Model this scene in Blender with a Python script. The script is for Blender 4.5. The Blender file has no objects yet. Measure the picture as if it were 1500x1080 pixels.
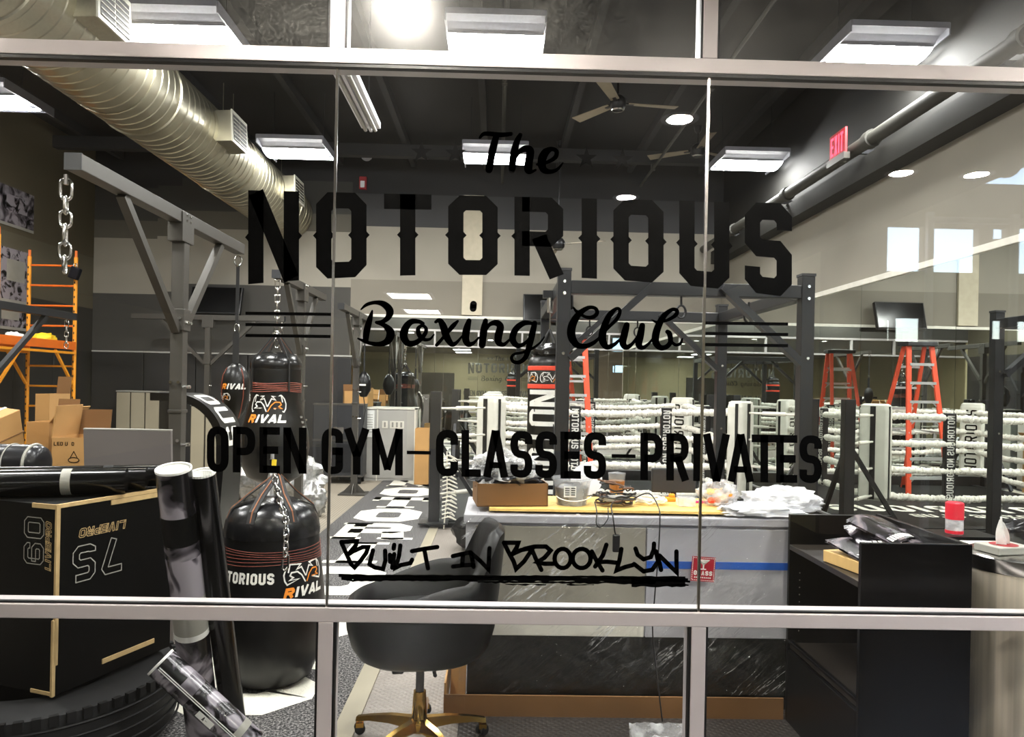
import bpy, math, random
from mathutils import Vector, Matrix, noise as mnoise
random.seed(7)
C = bpy.context.scene.collection
SC = bpy.context.scene
PI = math.pi

# ------------------------------------------------------------------ camera
FPX, CX0, CY0 = 1080.0, 750.0, 565.4       # focal length and principal point in pixels of the 1500x1080 frame
ROLL, YAW, EYE = 0.0197, 0.0203, 1.6
cR = Vector((math.cos(YAW), -math.sin(YAW), 0)); cF = Vector((math.sin(YAW), math.cos(YAW), 0)); cZ = Vector((0, 0, 1))
camr = math.cos(ROLL)*cR + math.sin(ROLL)*cZ
camu = -math.sin(ROLL)*cR + math.cos(ROLL)*cZ
cd = bpy.data.cameras.new('camera'); cam = bpy.data.objects.new('camera', cd); C.objects.link(cam)
cd.sensor_width = 36.0; cd.lens = FPX/1500*36; cd.sensor_fit = 'HORIZONTAL'
cd.shift_y = (CY0-540)/1500.0; cd.clip_start = 0.05; cd.clip_end = 200
M = Matrix.Identity(4)
for i in range(3):
    M[i][0] = camr[i]; M[i][1] = camu[i]; M[i][2] = -cF[i]
M[2][3] = EYE
cam.matrix_world = M
SC.camera = cam
def at(px, py, Y):
    """world point on the plane of depth Y that the photograph shows at pixel px, py"""
    u = (px-CX0)/FPX; v = (py-CY0)/FPX
    d = cF + u*camr - v*camu
    t = Y/d.y
    return Vector((d.x*t, Y, EYE+d.z*t))

# ------------------------------------------------------------------ sky, exposure
SC.view_settings.view_transform = 'Standard'; SC.view_settings.look = 'None'
SC.view_settings.exposure = 1.2; SC.view_settings.gamma = 1.0; SC.view_settings.use_curve_mapping = False
wd = bpy.data.worlds.new('sky'); SC.world = wd; wd.use_nodes = True
nt = wd.node_tree; nt.nodes.clear()
o_ = nt.nodes.new('ShaderNodeOutputWorld'); b_ = nt.nodes.new('ShaderNodeBackground')
s_ = nt.nodes.new('ShaderNodeTexSky')
s_.sky_type = 'NISHITA'; s_.sun_disc = False; s_.sun_elevation = math.radians(38); s_.sun_rotation = math.radians(200)
b_.inputs['Strength'].default_value = 0.85
nt.links.new(s_.outputs[0], b_.inputs[0]); nt.links.new(b_.outputs[0], o_.inputs[0])
try:
    SC.cycles.transparent_max_bounces = 24; SC.cycles.max_bounces = 14; SC.cycles.glossy_bounces = 8
    SC.cycles.sample_clamp_indirect = 6.0; SC.cycles.blur_glossy = 0.3
except Exception: pass

# ------------------------------------------------------------------ materials
def lin(c):
    return tuple(((x/12.92) if x <= 0.04045 else ((x+0.055)/1.055)**2.4) for x in c)
def rgb(r, g, b): return lin((r/255, g/255, b/255))
MAT = {}
def nodes(name):
    m = bpy.data.materials.new(name); m.use_nodes = True; t = m.node_tree
    t.nodes.clear(); out = t.nodes.new('ShaderNodeOutputMaterial'); MAT[name] = m
    return m, t, out
def N(t, kind, **kw):
    n = t.nodes.new('ShaderNode'+kind)
    for k, v in kw.items():
        if k.startswith('i_'):
            key = k[2:]
            n.inputs[int(key) if key.isdigit() else key.replace('_', ' ')].default_value = v
        else: setattr(n, k, v)
    return n
def pbr(name, col, rough=.5, metal=0.0, var=.06, scale=12.0, bump=0.0, bscale=60.0, coat=0.0, emit=None, es=0.0, stretch=None, spec=.5, subs=0):
    m, t, out = nodes(name)
    p = N(t, 'BsdfPrincipled'); L = t.links.new
    p.inputs['Roughness'].default_value = rough; p.inputs['Metallic'].default_value = metal
    p.inputs['Coat Weight'].default_value = coat; p.inputs['Specular IOR Level'].default_value = spec
    tc = N(t, 'TexCoord'); mp = N(t, 'Mapping')
    if stretch: mp.inputs['Scale'].default_value = stretch
    L(tc.outputs['Object'], mp.inputs[0])
    n = N(t, 'TexNoise', i_Scale=scale, i_Detail=4.0); L(mp.outputs[0], n.inputs['Vector'])
    r = N(t, 'ValToRGB'); L(n.outputs[0], r.inputs[0])
    r.color_ramp.elements[0].position = .3; r.color_ramp.elements[1].position = .7
    r.color_ramp.elements[0].color = tuple(x*(1-var) for x in col)+(1,)
    r.color_ramp.elements[1].color = tuple(min(1, x*(1+var)) for x in col)+(1,)
    L(r.outputs[0], p.inputs['Base Color'])
    if bump > 0:
        n2 = N(t, 'TexNoise', i_Scale=bscale, i_Detail=6.0); L(mp.outputs[0], n2.inputs['Vector'])
        bp = N(t, 'Bump', i_Strength=bump, i_Distance=.01); L(n2.outputs[0], bp.inputs['Height']); L(bp.outputs[0], p.inputs['Normal'])
    if emit:
        p.inputs['Emission Color'].default_value = emit+(1,); p.inputs['Emission Strength'].default_value = es
    L(p.outputs[0], out.inputs[0])
    return m
def emis(name, col, s):
    m, t, out = nodes(name)
    e = N(t, 'Emission', i_Strength=s); e.inputs[0].default_value = col+(1,)
    t.links.new(e.outputs[0], out.inputs[0]); return m

pbr('frame_white', rgb(181,174,174), .38, .0, .02, 4)
pbr('gasket', rgb(14,13,14), .5)
pbr('vinyl_black', rgb(4,4,4), .4, 0, .2, 40, .03, 300, spec=.05)
pbr('vinyl_back', rgb(96,94,86), .6)
pbr('steel_grey', rgb(76,73,68), .42, .25, .06, 8)
pbr('steel_dark', rgb(40,41,44), .45, .25, .08, 8)
pbr('rig_black', rgb(30,31,34), .4, .2, .08, 8)
pbr('chrome', rgb(205,203,198), .2, 1.0, .05, 30)
pbr('gold', rgb(190,150,72), .16, 1.0, .05, 20)
pbr('leather', rgb(8,8,9), .42, 0, .1, 40, .05, 220, spec=.28)
pbr('bag_leather', rgb(9,9,10), .34, 0, .15, 12, .05, 10, spec=.4)
pbr('bag_shine', rgb(18,18,20), .24, 0, .15, 14, .3, 9, stretch=(2.2,2.2,.4))
pbr('print_white', rgb(232,230,222), .6)
pbr('print_grey', rgb(150,148,140), .6)
pbr('print_orange', rgb(235,140,35), .6)
pbr('band_red', rgb(225,70,45), .55)
pbr('band_orange', rgb(120,52,32), .6)
pbr('strap', rgb(30,30,31), .7, 0, .15, 60)
pbr('strap_seam', rgb(140,88,56), .7)
pbr('card', rgb(186,142,86), .8, 0, .06, 6, .03, 90)
pbr('card_dark', rgb(122,86,48), .85, 0, .06, 6)
pbr('card_edge', rgb(188,160,112), .85, 0, .1, 30)
pbr('carton_black', rgb(6,6,6), .5, 0, .2, 8, spec=.12)
pbr('tape', rgb(205,180,140), .35)
pbr('scaffold', rgb(240,158,38), .45, 0, .08, 10)
pbr('scaffold_orange', rgb(228,112,30), .45, 0, .08, 10)
pbr('yellow', rgb(240,205,40), .6)
pbr('plywood', rgb(222,186,104), .65, 0, .1, 5, stretch=(1,8,1))
pbr('wood_light', rgb(214,176,112), .6, 0, .1, 5, stretch=(1,8,1))
pbr('duct_metal', rgb(168,163,144), .34, .9, .1, 3, .03, 40)
pbr('vent_white', rgb(205,203,190), .45)
pbr('vent_dark', rgb(25,24,22), .7)
pbr('lamp_white', rgb(220,220,226), .5)
pbr('lamp_wing', rgb(120,120,128), .55)
pbr('fan_blade', rgb(150,138,118), .45, .2)
pbr('fan_metal', rgb(46,46,48), .35, .6)
pbr('black_plastic', rgb(18,18,20), .4)
pbr('dark_plastic', rgb(40,41,44), .5)
pbr('screen', rgb(7,7,8), .18, spec=.4)
pbr('grey_panel', rgb(172,170,164), .55, 0, .04, 3)
pbr('desk_grey', rgb(186,185,191), .4, 0, .03, 3)
pbr('grey_board', rgb(112,106,104), .5, 0, .06, 3)
pbr('locker', rgb(150,142,122), .55, 0, .05, 4)
pbr('locker_gap', rgb(40,36,30), .8)
pbr('desk_metal', rgb(182,177,164), .3, .35, .22, 2.2, .1, 5, stretch=(1,1,.5))
pbr('desk_black', rgb(13,13,14), .35, 0, .1, 6, spec=.2)
pbr('cabinet_black', rgb(7,7,8), .3, 0, .1, 6, spec=.18)
pbr('shelf_black', rgb(34,29,24), .4, 0, .1, 6)
pbr('blue_tape', rgb(28,92,190), .5)
pbr('label_red', rgb(165,16,38), .5)
pbr('ladder_orange', rgb(222,78,44), .5)
pbr('alu', rgb(205,205,205), .35, .6)
pbr('pad_white', rgb(222,220,208), .5, 0, .06, 8, .1, 10)
pbr('silver_wrap', rgb(180,180,178), .2, .6, .3, 20, 1.0, 26)
pbr('navy', rgb(11,13,22), .3, 0, .2, 8, .1, 14, spec=.4)
pbr('rubber', rgb(15,15,16), .6, 0, .15, 20, spec=.25)
pbr('plastic_white', rgb(225,225,228), .35, 0, .05, 10, .5, 22)
pbr('paper_white', rgb(236,236,232), .7)
pbr('rope_white', rgb(232,228,214), .7, 0, .12, 30)
pbr('cup_brown', rgb(150,96,48), .35)
pbr('red_can', rgb(205,32,52), .4)
pbr('orange_plastic', rgb(245,150,30), .5)
pbr('pink', rgb(232,60,140), .5)
pbr('cable', rgb(20,19,20), .5)
pbr('cable_brown', rgb(104,72,52), .5)
pbr('red_sign', rgb(150,20,30), .5)
pbr('wall_grey', rgb(66,64,60), .75, 0, .06, 1.2)
pbr('wall_dark', rgb(28,27,22), .8, 0, .05, 1.0)
pbr('ceiling_black', rgb(27,27,29), .8, 0, .2, 2)
pbr('joist', rgb(36,36,38), .7)
pbr('pad_black', rgb(38,37,37), .62, 0, .1, 2)
pbr('lobby_cream', rgb(196,184,146), .7, 0, .03, 2)
pbr('lobby_ceiling', rgb(122,112,98), .8, 0, .03, 2)
pbr('facade_taupe', rgb(126,112,96), .7, 0, .04, 2)
pbr('building_pale', rgb(214,226,220), .8, 0, .05, .6)
pbr('stainless', rgb(205,194,176), .3, .3, .4, 1.2, stretch=(14,14,.05))
pbr('baseboard', rgb(30,29,28), .6)
pbr('pipe_grey', rgb(54,53,48), .6)
pbr('trim_white', rgb(226,222,210), .5)
pbr('pilaster', rgb(196,186,164), .7)
emis('lens', (1.0,.985,.96), 58.0)
emis('downlight', (1.0,.93,.82), 1000.0)
emis('troffer', (1.0,.99,.96), 24.0)
emis('exit_red', (1.0,.06,.10), 2.2)
emis('disc_white', (1.0,.93,.82), 7.0)

def mirror(name):
    m, t, out = nodes(name)
    g = N(t, 'BsdfGlossy', i_Roughness=0.0); g.inputs[0].default_value = (.78,.82,.79,1)
    t.links.new(g.outputs[0], out.inputs[0])
mirror('mirror')
def glass(name, dust, rough_amt):
    m, t, out = nodes(name); L = t.links.new
    tr = N(t, 'BsdfTransparent'); tr.inputs[0].default_value = (.965,.975,.97,1)
    gl = N(t, 'BsdfGlossy', i_Roughness=0.0)
    rg = N(t, 'BsdfGlossy', i_Roughness=0.32)
    df = N(t, 'BsdfDiffuse'); df.inputs[0].default_value = (.55,.54,.5,1)
    lw = N(t, 'LayerWeight', i_Blend=.5)
    pw = N(t, 'Math', operation='POWER'); pw.inputs[1].default_value = 5.0; L(lw.outputs['Facing'], pw.inputs[0])
    ma = N(t, 'Math', operation='MULTIPLY_ADD'); ma.inputs[1].default_value = .93; ma.inputs[2].default_value = .05; L(pw.outputs[0], ma.inputs[0])
    m1 = N(t, 'MixShader'); L(ma.outputs[0], m1.inputs[0]); L(tr.outputs[0], m1.inputs[1]); L(gl.outputs[0], m1.inputs[2])
    tc = N(t, 'TexCoord'); n1 = N(t, 'TexNoise', i_Scale=3.0, i_Detail=8.0, i_Roughness=.65); L(tc.outputs['Object'], n1.inputs['Vector'])
    n2 = N(t, 'TexNoise', i_Scale=90.0, i_Detail=3.0); L(tc.outputs['Object'], n2.inputs['Vector'])
    mu = N(t, 'Math', operation='MULTIPLY'); L(n1.outputs[0], mu.inputs[0]); L(n2.outputs[0], mu.inputs[1])
    r = N(t, 'MapRange'); r.inputs[1].default_value = .18; r.inputs[2].default_value = .45; r.inputs[3].default_value = 0; r.inputs[4].default_value = dust
    L(mu.outputs[0], r.inputs[0])
    m2 = N(t, 'MixShader'); L(r.outputs[0], m2.inputs[0]); L(m1.outputs[0], m2.inputs[1]); L(df.outputs[0], m2.inputs[2])
    m3 = N(t, 'MixShader', i_0=rough_amt); L(m2.outputs[0], m3.inputs[1]); L(rg.outputs[0], m3.inputs[2])
    L(m3.outputs[0], out.inputs[0])
glass('glass_clean', .0025, .0008)
glass('glass_dusty', .07, .02)
def film(name, tint, fac, bs, strength, stretch, rough=.12):
    m, t, out = nodes(name); L = t.links.new
    tr = N(t, 'BsdfTransparent'); tr.inputs[0].default_value = (.93,.93,.93,1)
    pr = N(t, 'BsdfPrincipled', i_Roughness=rough); pr.inputs['Base Color'].default_value = tint+(1,)
    tc = N(t, 'TexCoord'); mp = N(t, 'Mapping'); mp.inputs['Scale'].default_value = stretch; mp.inputs['Rotation'].default_value = (0, .7, 0)
    L(tc.outputs['Object'], mp.inputs[0])
    n1 = N(t, 'TexNoise', i_Scale=bs, i_Detail=5.0); L(mp.outputs[0], n1.inputs['Vector'])
    bp = N(t, 'Bump', i_Strength=strength, i_Distance=.02); L(n1.outputs[0], bp.inputs['Height']); L(bp.outputs[0], pr.inputs['Normal'])
    r = N(t, 'MapRange'); r.inputs[1].default_value = .45; r.inputs[2].default_value = .75; r.inputs[3].default_value = fac*.6; r.inputs[4].default_value = min(1, fac*2.2)
    L(n1.outputs[0], r.inputs[0])
    mx = N(t, 'MixShader'); L(r.outputs[0], mx.inputs[0]); L(tr.outputs[0], mx.inputs[1]); L(pr.outputs[0], mx.inputs[2])
    L(mx.outputs[0], out.inputs[0])
def creased(name):
    """clear wrapping film: sheer, glossy, its specular streaks painted in as white crease lines"""
    m, t, out = nodes(name); L = t.links.new
    tr = N(t, 'BsdfTransparent'); tr.inputs[0].default_value = (.95,.95,.95,1)
    gl = N(t, 'BsdfGlossy', i_Roughness=.13); df = N(t, 'BsdfDiffuse'); df.inputs[0].default_value = (.95,.95,.96,1)
    tc = N(t, 'TexCoord'); m_r = N(t, 'Mapping'); m_r.inputs['Rotation'].default_value = (0, .72, 0); L(tc.outputs['Object'], m_r.inputs[0]); mp = N(t, 'Mapping'); mp.inputs['Scale'].default_value = (.7, 1, 6.0); L(m_r.outputs[0], mp.inputs[0])
    n1 = N(t, 'TexNoise', i_Scale=2.2, i_Detail=6.0, i_Roughness=.6, i_Distortion=.3); L(mp.outputs[0], n1.inputs['Vector'])
    a = N(t, 'Math', operation='SUBTRACT'); a.inputs[1].default_value = .5; L(n1.outputs[0], a.inputs[0]); b = N(t, 'Math', operation='ABSOLUTE'); L(a.outputs[0], b.inputs[0])
    r = N(t, 'MapRange'); r.inputs[1].default_value = .0; r.inputs[2].default_value = .016; r.inputs[3].default_value = 1; r.inputs[4].default_value = 0; L(b.outputs[0], r.inputs[0])
    n2 = N(t, 'TexNoise', i_Scale=2.0, i_Detail=3.0); L(tc.outputs['Object'], n2.inputs['Vector'])
    r2 = N(t, 'MapRange'); r2.inputs[1].default_value = .46; r2.inputs[2].default_value = .60; L(n2.outputs[0], r2.inputs[0])
    n3 = N(t, 'TexNoise', i_Scale=46.0, i_Detail=3.0); L(mp.outputs[0], n3.inputs['Vector'])
    r3 = N(t, 'MapRange'); r3.inputs[1].default_value = .36; r3.inputs[2].default_value = .52; L(n3.outputs[0], r3.inputs[0])
    m1 = N(t, 'Math', operation='MULTIPLY'); L(r.outputs[0], m1.inputs[0]); L(r2.outputs[0], m1.inputs[1]); m0 = N(t, 'Math', operation='MULTIPLY'); L(m1.outputs[0], m0.inputs[0]); L(r3.outputs[0], m0.inputs[1]); m2 = N(t, 'Math', operation='MULTIPLY'); m2.inputs[1].default_value = .6; L(m0.outputs[0], m2.inputs[0])
    bp = N(t, 'Bump', i_Strength=.9, i_Distance=.03); L(n1.outputs[0], bp.inputs['Height']); L(bp.outputs[0], gl.inputs['Normal'])
    x1 = N(t, 'MixShader', i_0=.10); L(tr.outputs[0], x1.inputs[1]); L(gl.outputs[0], x1.inputs[2])
    x2 = N(t, 'MixShader'); L(m2.outputs[0], x2.inputs[0]); L(x1.outputs[0], x2.inputs[1]); L(df.outputs[0], x2.inputs[2]); L(x2.outputs[0], out.inputs[0])  # white diffuse lines stand in for highlights along the creases
creased('film')
film('film_bag', (.8,.8,.8), .38, 16.0, 1.0, (1,1,1))
film('film_white', (.9,.9,.92), .62, 14.0, 1.0, (1,1,1.4), .3)
film('clear_plastic', (.75,.77,.8), .22, 5.0, .3, (1,1,1), .1)

def banded(name, bands, steps=None):
    """paint in horizontal bands: list of (z_low, colour), rising"""
    m, t, out = nodes(name); L = t.links.new
    p = N(t, 'BsdfPrincipled', i_Roughness=.75)
    g = N(t, 'NewGeometry'); sx = N(t, 'SeparateXYZ'); L(g.outputs['Position'], sx.inputs[0])
    z = sx.outputs['Z']
    if steps:
        for (xt, dz) in steps:
            c = N(t, 'Math', operation='GREATER_THAN'); c.inputs[1].default_value = xt; L(sx.outputs['X'], c.inputs[0])
            a = N(t, 'Math', operation='MULTIPLY_ADD'); a.inputs[1].default_value = dz; L(c.outputs[0], a.inputs[0]); L(z, a.inputs[2]); z = a.outputs[0]
    nz = N(t, 'TexNoise', i_Scale=2.0, i_Detail=4.0); L(g.outputs['Position'], nz.inputs['Vector'])
    cur = None
    for zl, col in bands:
        if cur is None:
            rgbn = N(t, 'RGB'); rgbn.outputs[0].default_value = col+(1,); cur = rgbn.outputs[0]; continue
        c = N(t, 'Math', operation='GREATER_THAN'); c.inputs[1].default_value = zl; L(z, c.inputs[0])
        mx = N(t, 'MixRGB'); mx.inputs[2].default_value = col+(1,); L(c.outputs[0], mx.inputs[0]); L(cur, mx.inputs[1]); cur = mx.outputs[0]
    hs = N(t, 'HueSaturation'); mr = N(t, 'MapRange'); mr.inputs[3].default_value = .9; mr.inputs[4].default_value = 1.1
    L(nz.outputs[0], mr.inputs[0]); L(mr.outputs[0], hs.inputs['Value']); L(cur, hs.inputs['Color'])
    L(hs.outputs[0], p.inputs['Base Color']); L(p.outputs[0], out.inputs[0])
GREIGE = rgb(150,144,132)
banded('wall_back_left', [(0, rgb(66,64,60)), (3.02, GREIGE), (3.95, rgb(92,88,78)), (4.25, rgb(58,57,54)), (4.8, rgb(32,32,34))], [(-5.75, -.05), (-5.35, -.14)])
banded('wall_back_right', [(0, rgb(128,122,110)), (3.35, GREIGE), (4.25, rgb(58,58,60)), (4.8, rgb(32,32,34))])
banded('wall_right_paint', [(0, rgb(142,136,124)), (3.74, rgb(24,23,20)), (4.6, rgb(16,16,17))])
banded('wall_left_paint', [(0, rgb(52,50,46)), (2.75, rgb(96,90,74)), (3.6, rgb(84,77,60))])

def speckle(name, c1, c2, scale, lo, hi, rough=.9, bump=.5):
    m, t, out = nodes(name); L = t.links.new
    p = N(t, 'BsdfPrincipled', i_Roughness=rough); tc = N(t, 'TexCoord')
    n = N(t, 'TexNoise', i_Scale=scale, i_Detail=2.0, i_Roughness=.7); L(tc.outputs['Object'], n.inputs['Vector'])
    r = N(t, 'ValToRGB'); L(n.outputs[0], r.inputs[0])
    r.color_ramp.elements[0].position = lo; r.color_ramp.elements[1].position = hi
    r.color_ramp.elements[0].color = c1+(1,); r.color_ramp.elements[1].color = c2+(1,)
    bp = N(t, 'Bump', i_Strength=bump, i_Distance=.005); L(n.outputs[0], bp.inputs['Height']); L(bp.outputs[0], p.inputs['Normal'])
    L(r.outputs[0], p.inputs['Base Color']); L(p.outputs[0], out.inputs[0])
speckle('turf', rgb(26,26,28), rgb(158,154,152), 85, .45, .68)
speckle('turf_white', rgb(196,192,176), rgb(246,243,228), 120, .25, .45)
speckle('rope_wrap', rgb(40,38,34), rgb(244,240,228), 60, .30, .37, .7, 1.0)
def treadplate(name, col, s):
    m, t, out = nodes(name); L = t.links.new
    p = N(t, 'BsdfPrincipled', i_Roughness=.5); tc = N(t, 'TexCoord'); p.inputs['Base Color'].default_value = col+(1,)
    w1 = N(t, 'TexWave', i_Scale=s, wave_type='BANDS', bands_direction='DIAGONAL'); L(tc.outputs['Object'], w1.inputs['Vector'])
    mp = N(t, 'Mapping'); mp.inputs['Rotation'].default_value = (0, 0, PI/2); L(tc.outputs['Object'], mp.inputs[0])
    w2 = N(t, 'TexWave', i_Scale=s, wave_type='BANDS', bands_direction='DIAGONAL'); L(mp.outputs[0], w2.inputs['Vector'])
    mx = N(t, 'Math', operation='MAXIMUM'); L(w1.outputs['Fac'], mx.inputs[0]); L(w2.outputs['Fac'], mx.inputs[1])
    bp = N(t, 'Bump', i_Strength=.8, i_Distance=.004); L(mx.outputs[0], bp.inputs['Height']); L(bp.outputs[0], p.inputs['Normal'])
    n = N(t, 'TexNoise', i_Scale=3.0, i_Detail=6.0); L(tc.outputs['Object'], n.inputs['Vector'])
    r = N(t, 'ValToRGB'); L(n.outputs[0], r.inputs[0]); r.color_ramp.elements[0].color = tuple(x*.8 for x in col)+(1,); r.color_ramp.elements[1].color = tuple(x*1.15 for x in col)+(1,)
    L(r.outputs[0], p.inputs['Base Color'])
    L(p.outputs[0], out.inputs[0])
treadplate('floor_rubber', rgb(132,124,116), 16)
treadplate('floor_rubber_dark', rgb(50,46,43), 16)
def ribbed(name, col):
    m, t, out = nodes(name); L = t.links.new
    p = N(t, 'BsdfPrincipled', i_Roughness=.6); tc = N(t, 'TexCoord')
    w = N(t, 'TexWave', i_Scale=9.0, wave_type='BANDS', bands_direction='X'); L(tc.outputs['Object'], w.inputs['Vector'])
    r = N(t, 'ValToRGB'); L(w.outputs['Fac'], r.inputs[0]); r.color_ramp.elements[0].color = tuple(x*.66 for x in col)+(1,); r.color_ramp.elements[1].color = col+(1,)
    r.color_ramp.elements[1].position = .5
    L(r.outputs[0], p.inputs['Base Color']); L(p.outputs[0], out.inputs[0])
ribbed('floor_ribbed', rgb(160,150,134))
def tiles(name, col):
    m, t, out = nodes(name); L = t.links.new
    p = N(t, 'BsdfPrincipled', i_Roughness=.35); tc = N(t, 'TexCoord')
    br = N(t, 'TexBrick', i_Scale=1.0); br.inputs['Color1'].default_value = col+(1,); br.inputs['Color2'].default_value = tuple(x*.85 for x in col)+(1,)
    br.inputs['Mortar'].default_value = tuple(x*.4 for x in col)+(1,); br.inputs['Mortar Size'].default_value = .006
    br.inputs['Brick Width'].default_value = 1.2; br.inputs['Row Height'].default_value = .3
    L(tc.outputs['Object'], br.inputs['Vector']); L(br.outputs['Color'], p.inputs['Base Color']); L(p.outputs[0], out.inputs[0])
tiles('lobby_tile', rgb(44,42,40))
def photo_print(name, seed, base=.45, lo=.42, hi=.6, sc=3.0, hi_c=rgb(150,144,152)):
    """monochrome blotchy print"""
    m, t, out = nodes(name); L = t.links.new
    p = N(t, 'BsdfPrincipled', i_Roughness=.22); tc = N(t, 'TexCoord'); mp = N(t, 'Mapping'); mp.inputs['Location'].default_value = (seed, seed*.7, seed*1.3)
    L(tc.outputs['Object'], mp.inputs[0])
    n = N(t, 'TexNoise', i_Scale=sc, i_Detail=2.5, i_Distortion=1.4); L(mp.outputs[0], n.inputs['Vector'])
    r = N(t, 'ValToRGB'); L(n.outputs[0], r.inputs[0]); e = r.color_ramp.elements
    e[0].position = lo; e[1].position = hi; e[0].color = rgb(14,13,16)+(1,); e[1].color = hi_c+(1,)
    k = e.new((lo+hi)/2); k.color = rgb(84,79,86)+(1,)
    L(r.outputs[0], p.inputs['Base Color']); L(p.outputs[0], out.inputs[0])
photo_print('print_a', 1.0, sc=5.0); photo_print('print_b', 4.0, lo=.36, hi=.5, sc=6.0); photo_print('print_c', 9.0, lo=.45, hi=.56, sc=9.0)
photo_print('print_d', 13.0, lo=.38, hi=.62, sc=4.0)
photo_print('print_dark', 21.0, lo=.48, hi=.7, sc=9.0, hi_c=rgb(120,110,112))

# ------------------------------------------------------------------ mesh building
def rotz(a): return Matrix.Rotation(a, 4, 'Z')
class MB:
    def __init__(self): self.v = []; self.f = []; self.mi = []
    def add(self, vs, fs, mi=0, M=None):
        b = len(self.v)
        self.v += [(M @ Vector(p)) if M is not None else Vector(p) for p in vs]
        self.f += [tuple(b+i for i in f) for f in fs]; self.mi += [mi]*len(fs); return self
    def box(self, x0, x1, y0, y1, z0, z1, mi=0, M=None):
        vs = [(x0,y0,z0),(x1,y0,z0),(x1,y1,z0),(x0,y1,z0),(x0,y0,z1),(x1,y0,z1),(x1,y1,z1),(x0,y1,z1)]
        return self.add(vs, [(0,3,2,1),(4,5,6,7),(0,1,5,4),(1,2,6,5),(2,3,7,6),(3,0,4,7)], mi, M)
    def cbox(self, c, s, mi=0, M=None):
        return self.box(c[0]-s[0]/2,c[0]+s[0]/2,c[1]-s[1]/2,c[1]+s[1]/2,c[2]-s[2]/2,c[2]+s[2]/2, mi, M)
    def bar(self, p0, p1, w, h, up=(0,0,1), mi=0):
        p0 = Vector(p0); p1 = Vector(p1); d = (p1-p0); l = d.length; d = d/l; up = Vector(up)
        if abs(d.dot(up)) > .98: up = Vector((0,1,0))
        s = d.cross(up).normalized(); u = s.cross(d)
        m = Matrix.Identity(4)
        for i in range(3): m[i][0]=d[i]; m[i][1]=s[i]; m[i][2]=u[i]; m[i][3]=p0[i]
        return self.box(0,l,-w/2,w/2,-h/2,h/2, mi, m)
    def tube(self, pts, r, n=8, closed=False, cap=True, mi=0, M=None):
        pts = [Vector(p) for p in pts]; k = len(pts); vs = []; fs = []
        rs = r if isinstance(r, (list, tuple)) else [r]*k
        prev = None
        for i, p in enumerate(pts):
            a = pts[(i-1) % k] if (closed or i > 0) else p; b = pts[(i+1) % k] if (closed or i < k-1) else p
            d = (b-a); d = d.normalized() if d.length > 1e-9 else Vector((0,0,1))
            if prev is None:
                ref = Vector((0,0,1)) if abs(d.z) < .9 else Vector((1,0,0)); s = d.cross(ref).normalized()
            else:
                s = (prev - d*prev.dot(d)); s = s.normalized() if s.length > 1e-6 else d.orthogonal().normalized()
            prev = s; u = d.cross(s)
            for j in range(n):
                t = 2*PI*j/n; vs.append(p + (s*math.cos(t)+u*math.sin(t))*rs[i])
        m = k if closed else k-1
        for i in range(m):
            for j in range(n):
                a = i*n+j; b = i*n+(j+1) % n; c = ((i+1) % k)*n+(j+1) % n; d = ((i+1) % k)*n+j
                fs.append((a,b,c,d))
        if cap and not closed:
            fs.append(tuple(range(n-1,-1,-1))); fs.append(tuple((k-1)*n+j for j in range(n)))
        return self.add(vs, fs, mi, M)
    def lathe(self, prof, n=24, c=(0,0,0), mi=0, M=None, a0=0, a1=2*PI, sx=1, sy=1, cap=True):
        full = abs(a1-a0-2*PI) < 1e-6; vs = []; fs = []; m = n if full else n+1
        for (r, z) in prof:
            for j in range(m):
                t = a0+(a1-a0)*j/n; vs.append((c[0]+r*math.cos(t)*sx, c[1]+r*math.sin(t)*sy, c[2]+z))
        for i in range(len(prof)-1):
            for j in range(n):
                a = i*m+j; b = i*m+(j+1) % m; fs.append((a, b, b+m, a+m))
        if full and cap:
            if prof[0][0] > 1e-5: fs.append(tuple(range(n-1,-1,-1)))
            if prof[-1][0] > 1e-5: fs.append(tuple((len(prof)-1)*n+j for j in range(n)))
        return self.add(vs, fs, mi, M)
    def prism(self, poly, d0, d1, fm, mi=0):
        n = len(poly); vs = [fm(x,y,d0) for x,y in poly]+[fm(x,y,d1) for x,y in poly]
        fs = [tuple(range(n-1,-1,-1)), tuple(range(n,2*n))]+[(i,(i+1) % n,n+(i+1) % n,n+i) for i in range(n)]
        return self.add(vs, fs, mi)
    def grid(self, nx, ny, fn, mi=0):
        vs = [fn(i/nx, j/ny) for j in range(ny+1) for i in range(nx+1)]
        return self.add(vs, [(j*(nx+1)+i, j*(nx+1)+i+1, (j+1)*(nx+1)+i+1, (j+1)*(nx+1)+i) for j in range(ny) for i in range(nx)], mi)
    def blob(self, c, r, nu=20, nv=12, amp=.15, fr=3.0, mi=0, seed=0, flat=None):
        vs = []; fs = []
        for j in range(nv+1):
            ph = -PI/2+PI*j/nv
            for i in range(nu):
                t = 2*PI*i/nu; d = Vector((math.cos(ph)*math.cos(t), math.cos(ph)*math.sin(t), math.sin(ph)))
                k = 1+amp*mnoise.noise(d*fr+Vector((seed*3.1,seed,0)))+amp*.6*mnoise.noise(d*fr*2.7+Vector((0,seed*1.7,4)))
                p = Vector((c[0]+d.x*r[0]*k, c[1]+d.y*r[1]*k, c[2]+d.z*r[2]*k))
                if flat is not None and p.z < flat: p.z = flat
                vs.append(p)
        for j in range(nv):
            for i in range(nu):
                a = j*nu+i; b = j*nu+(i+1) % nu; fs.append((a,b,b+nu,a+nu))
        return self.add(vs, fs, mi)
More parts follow.
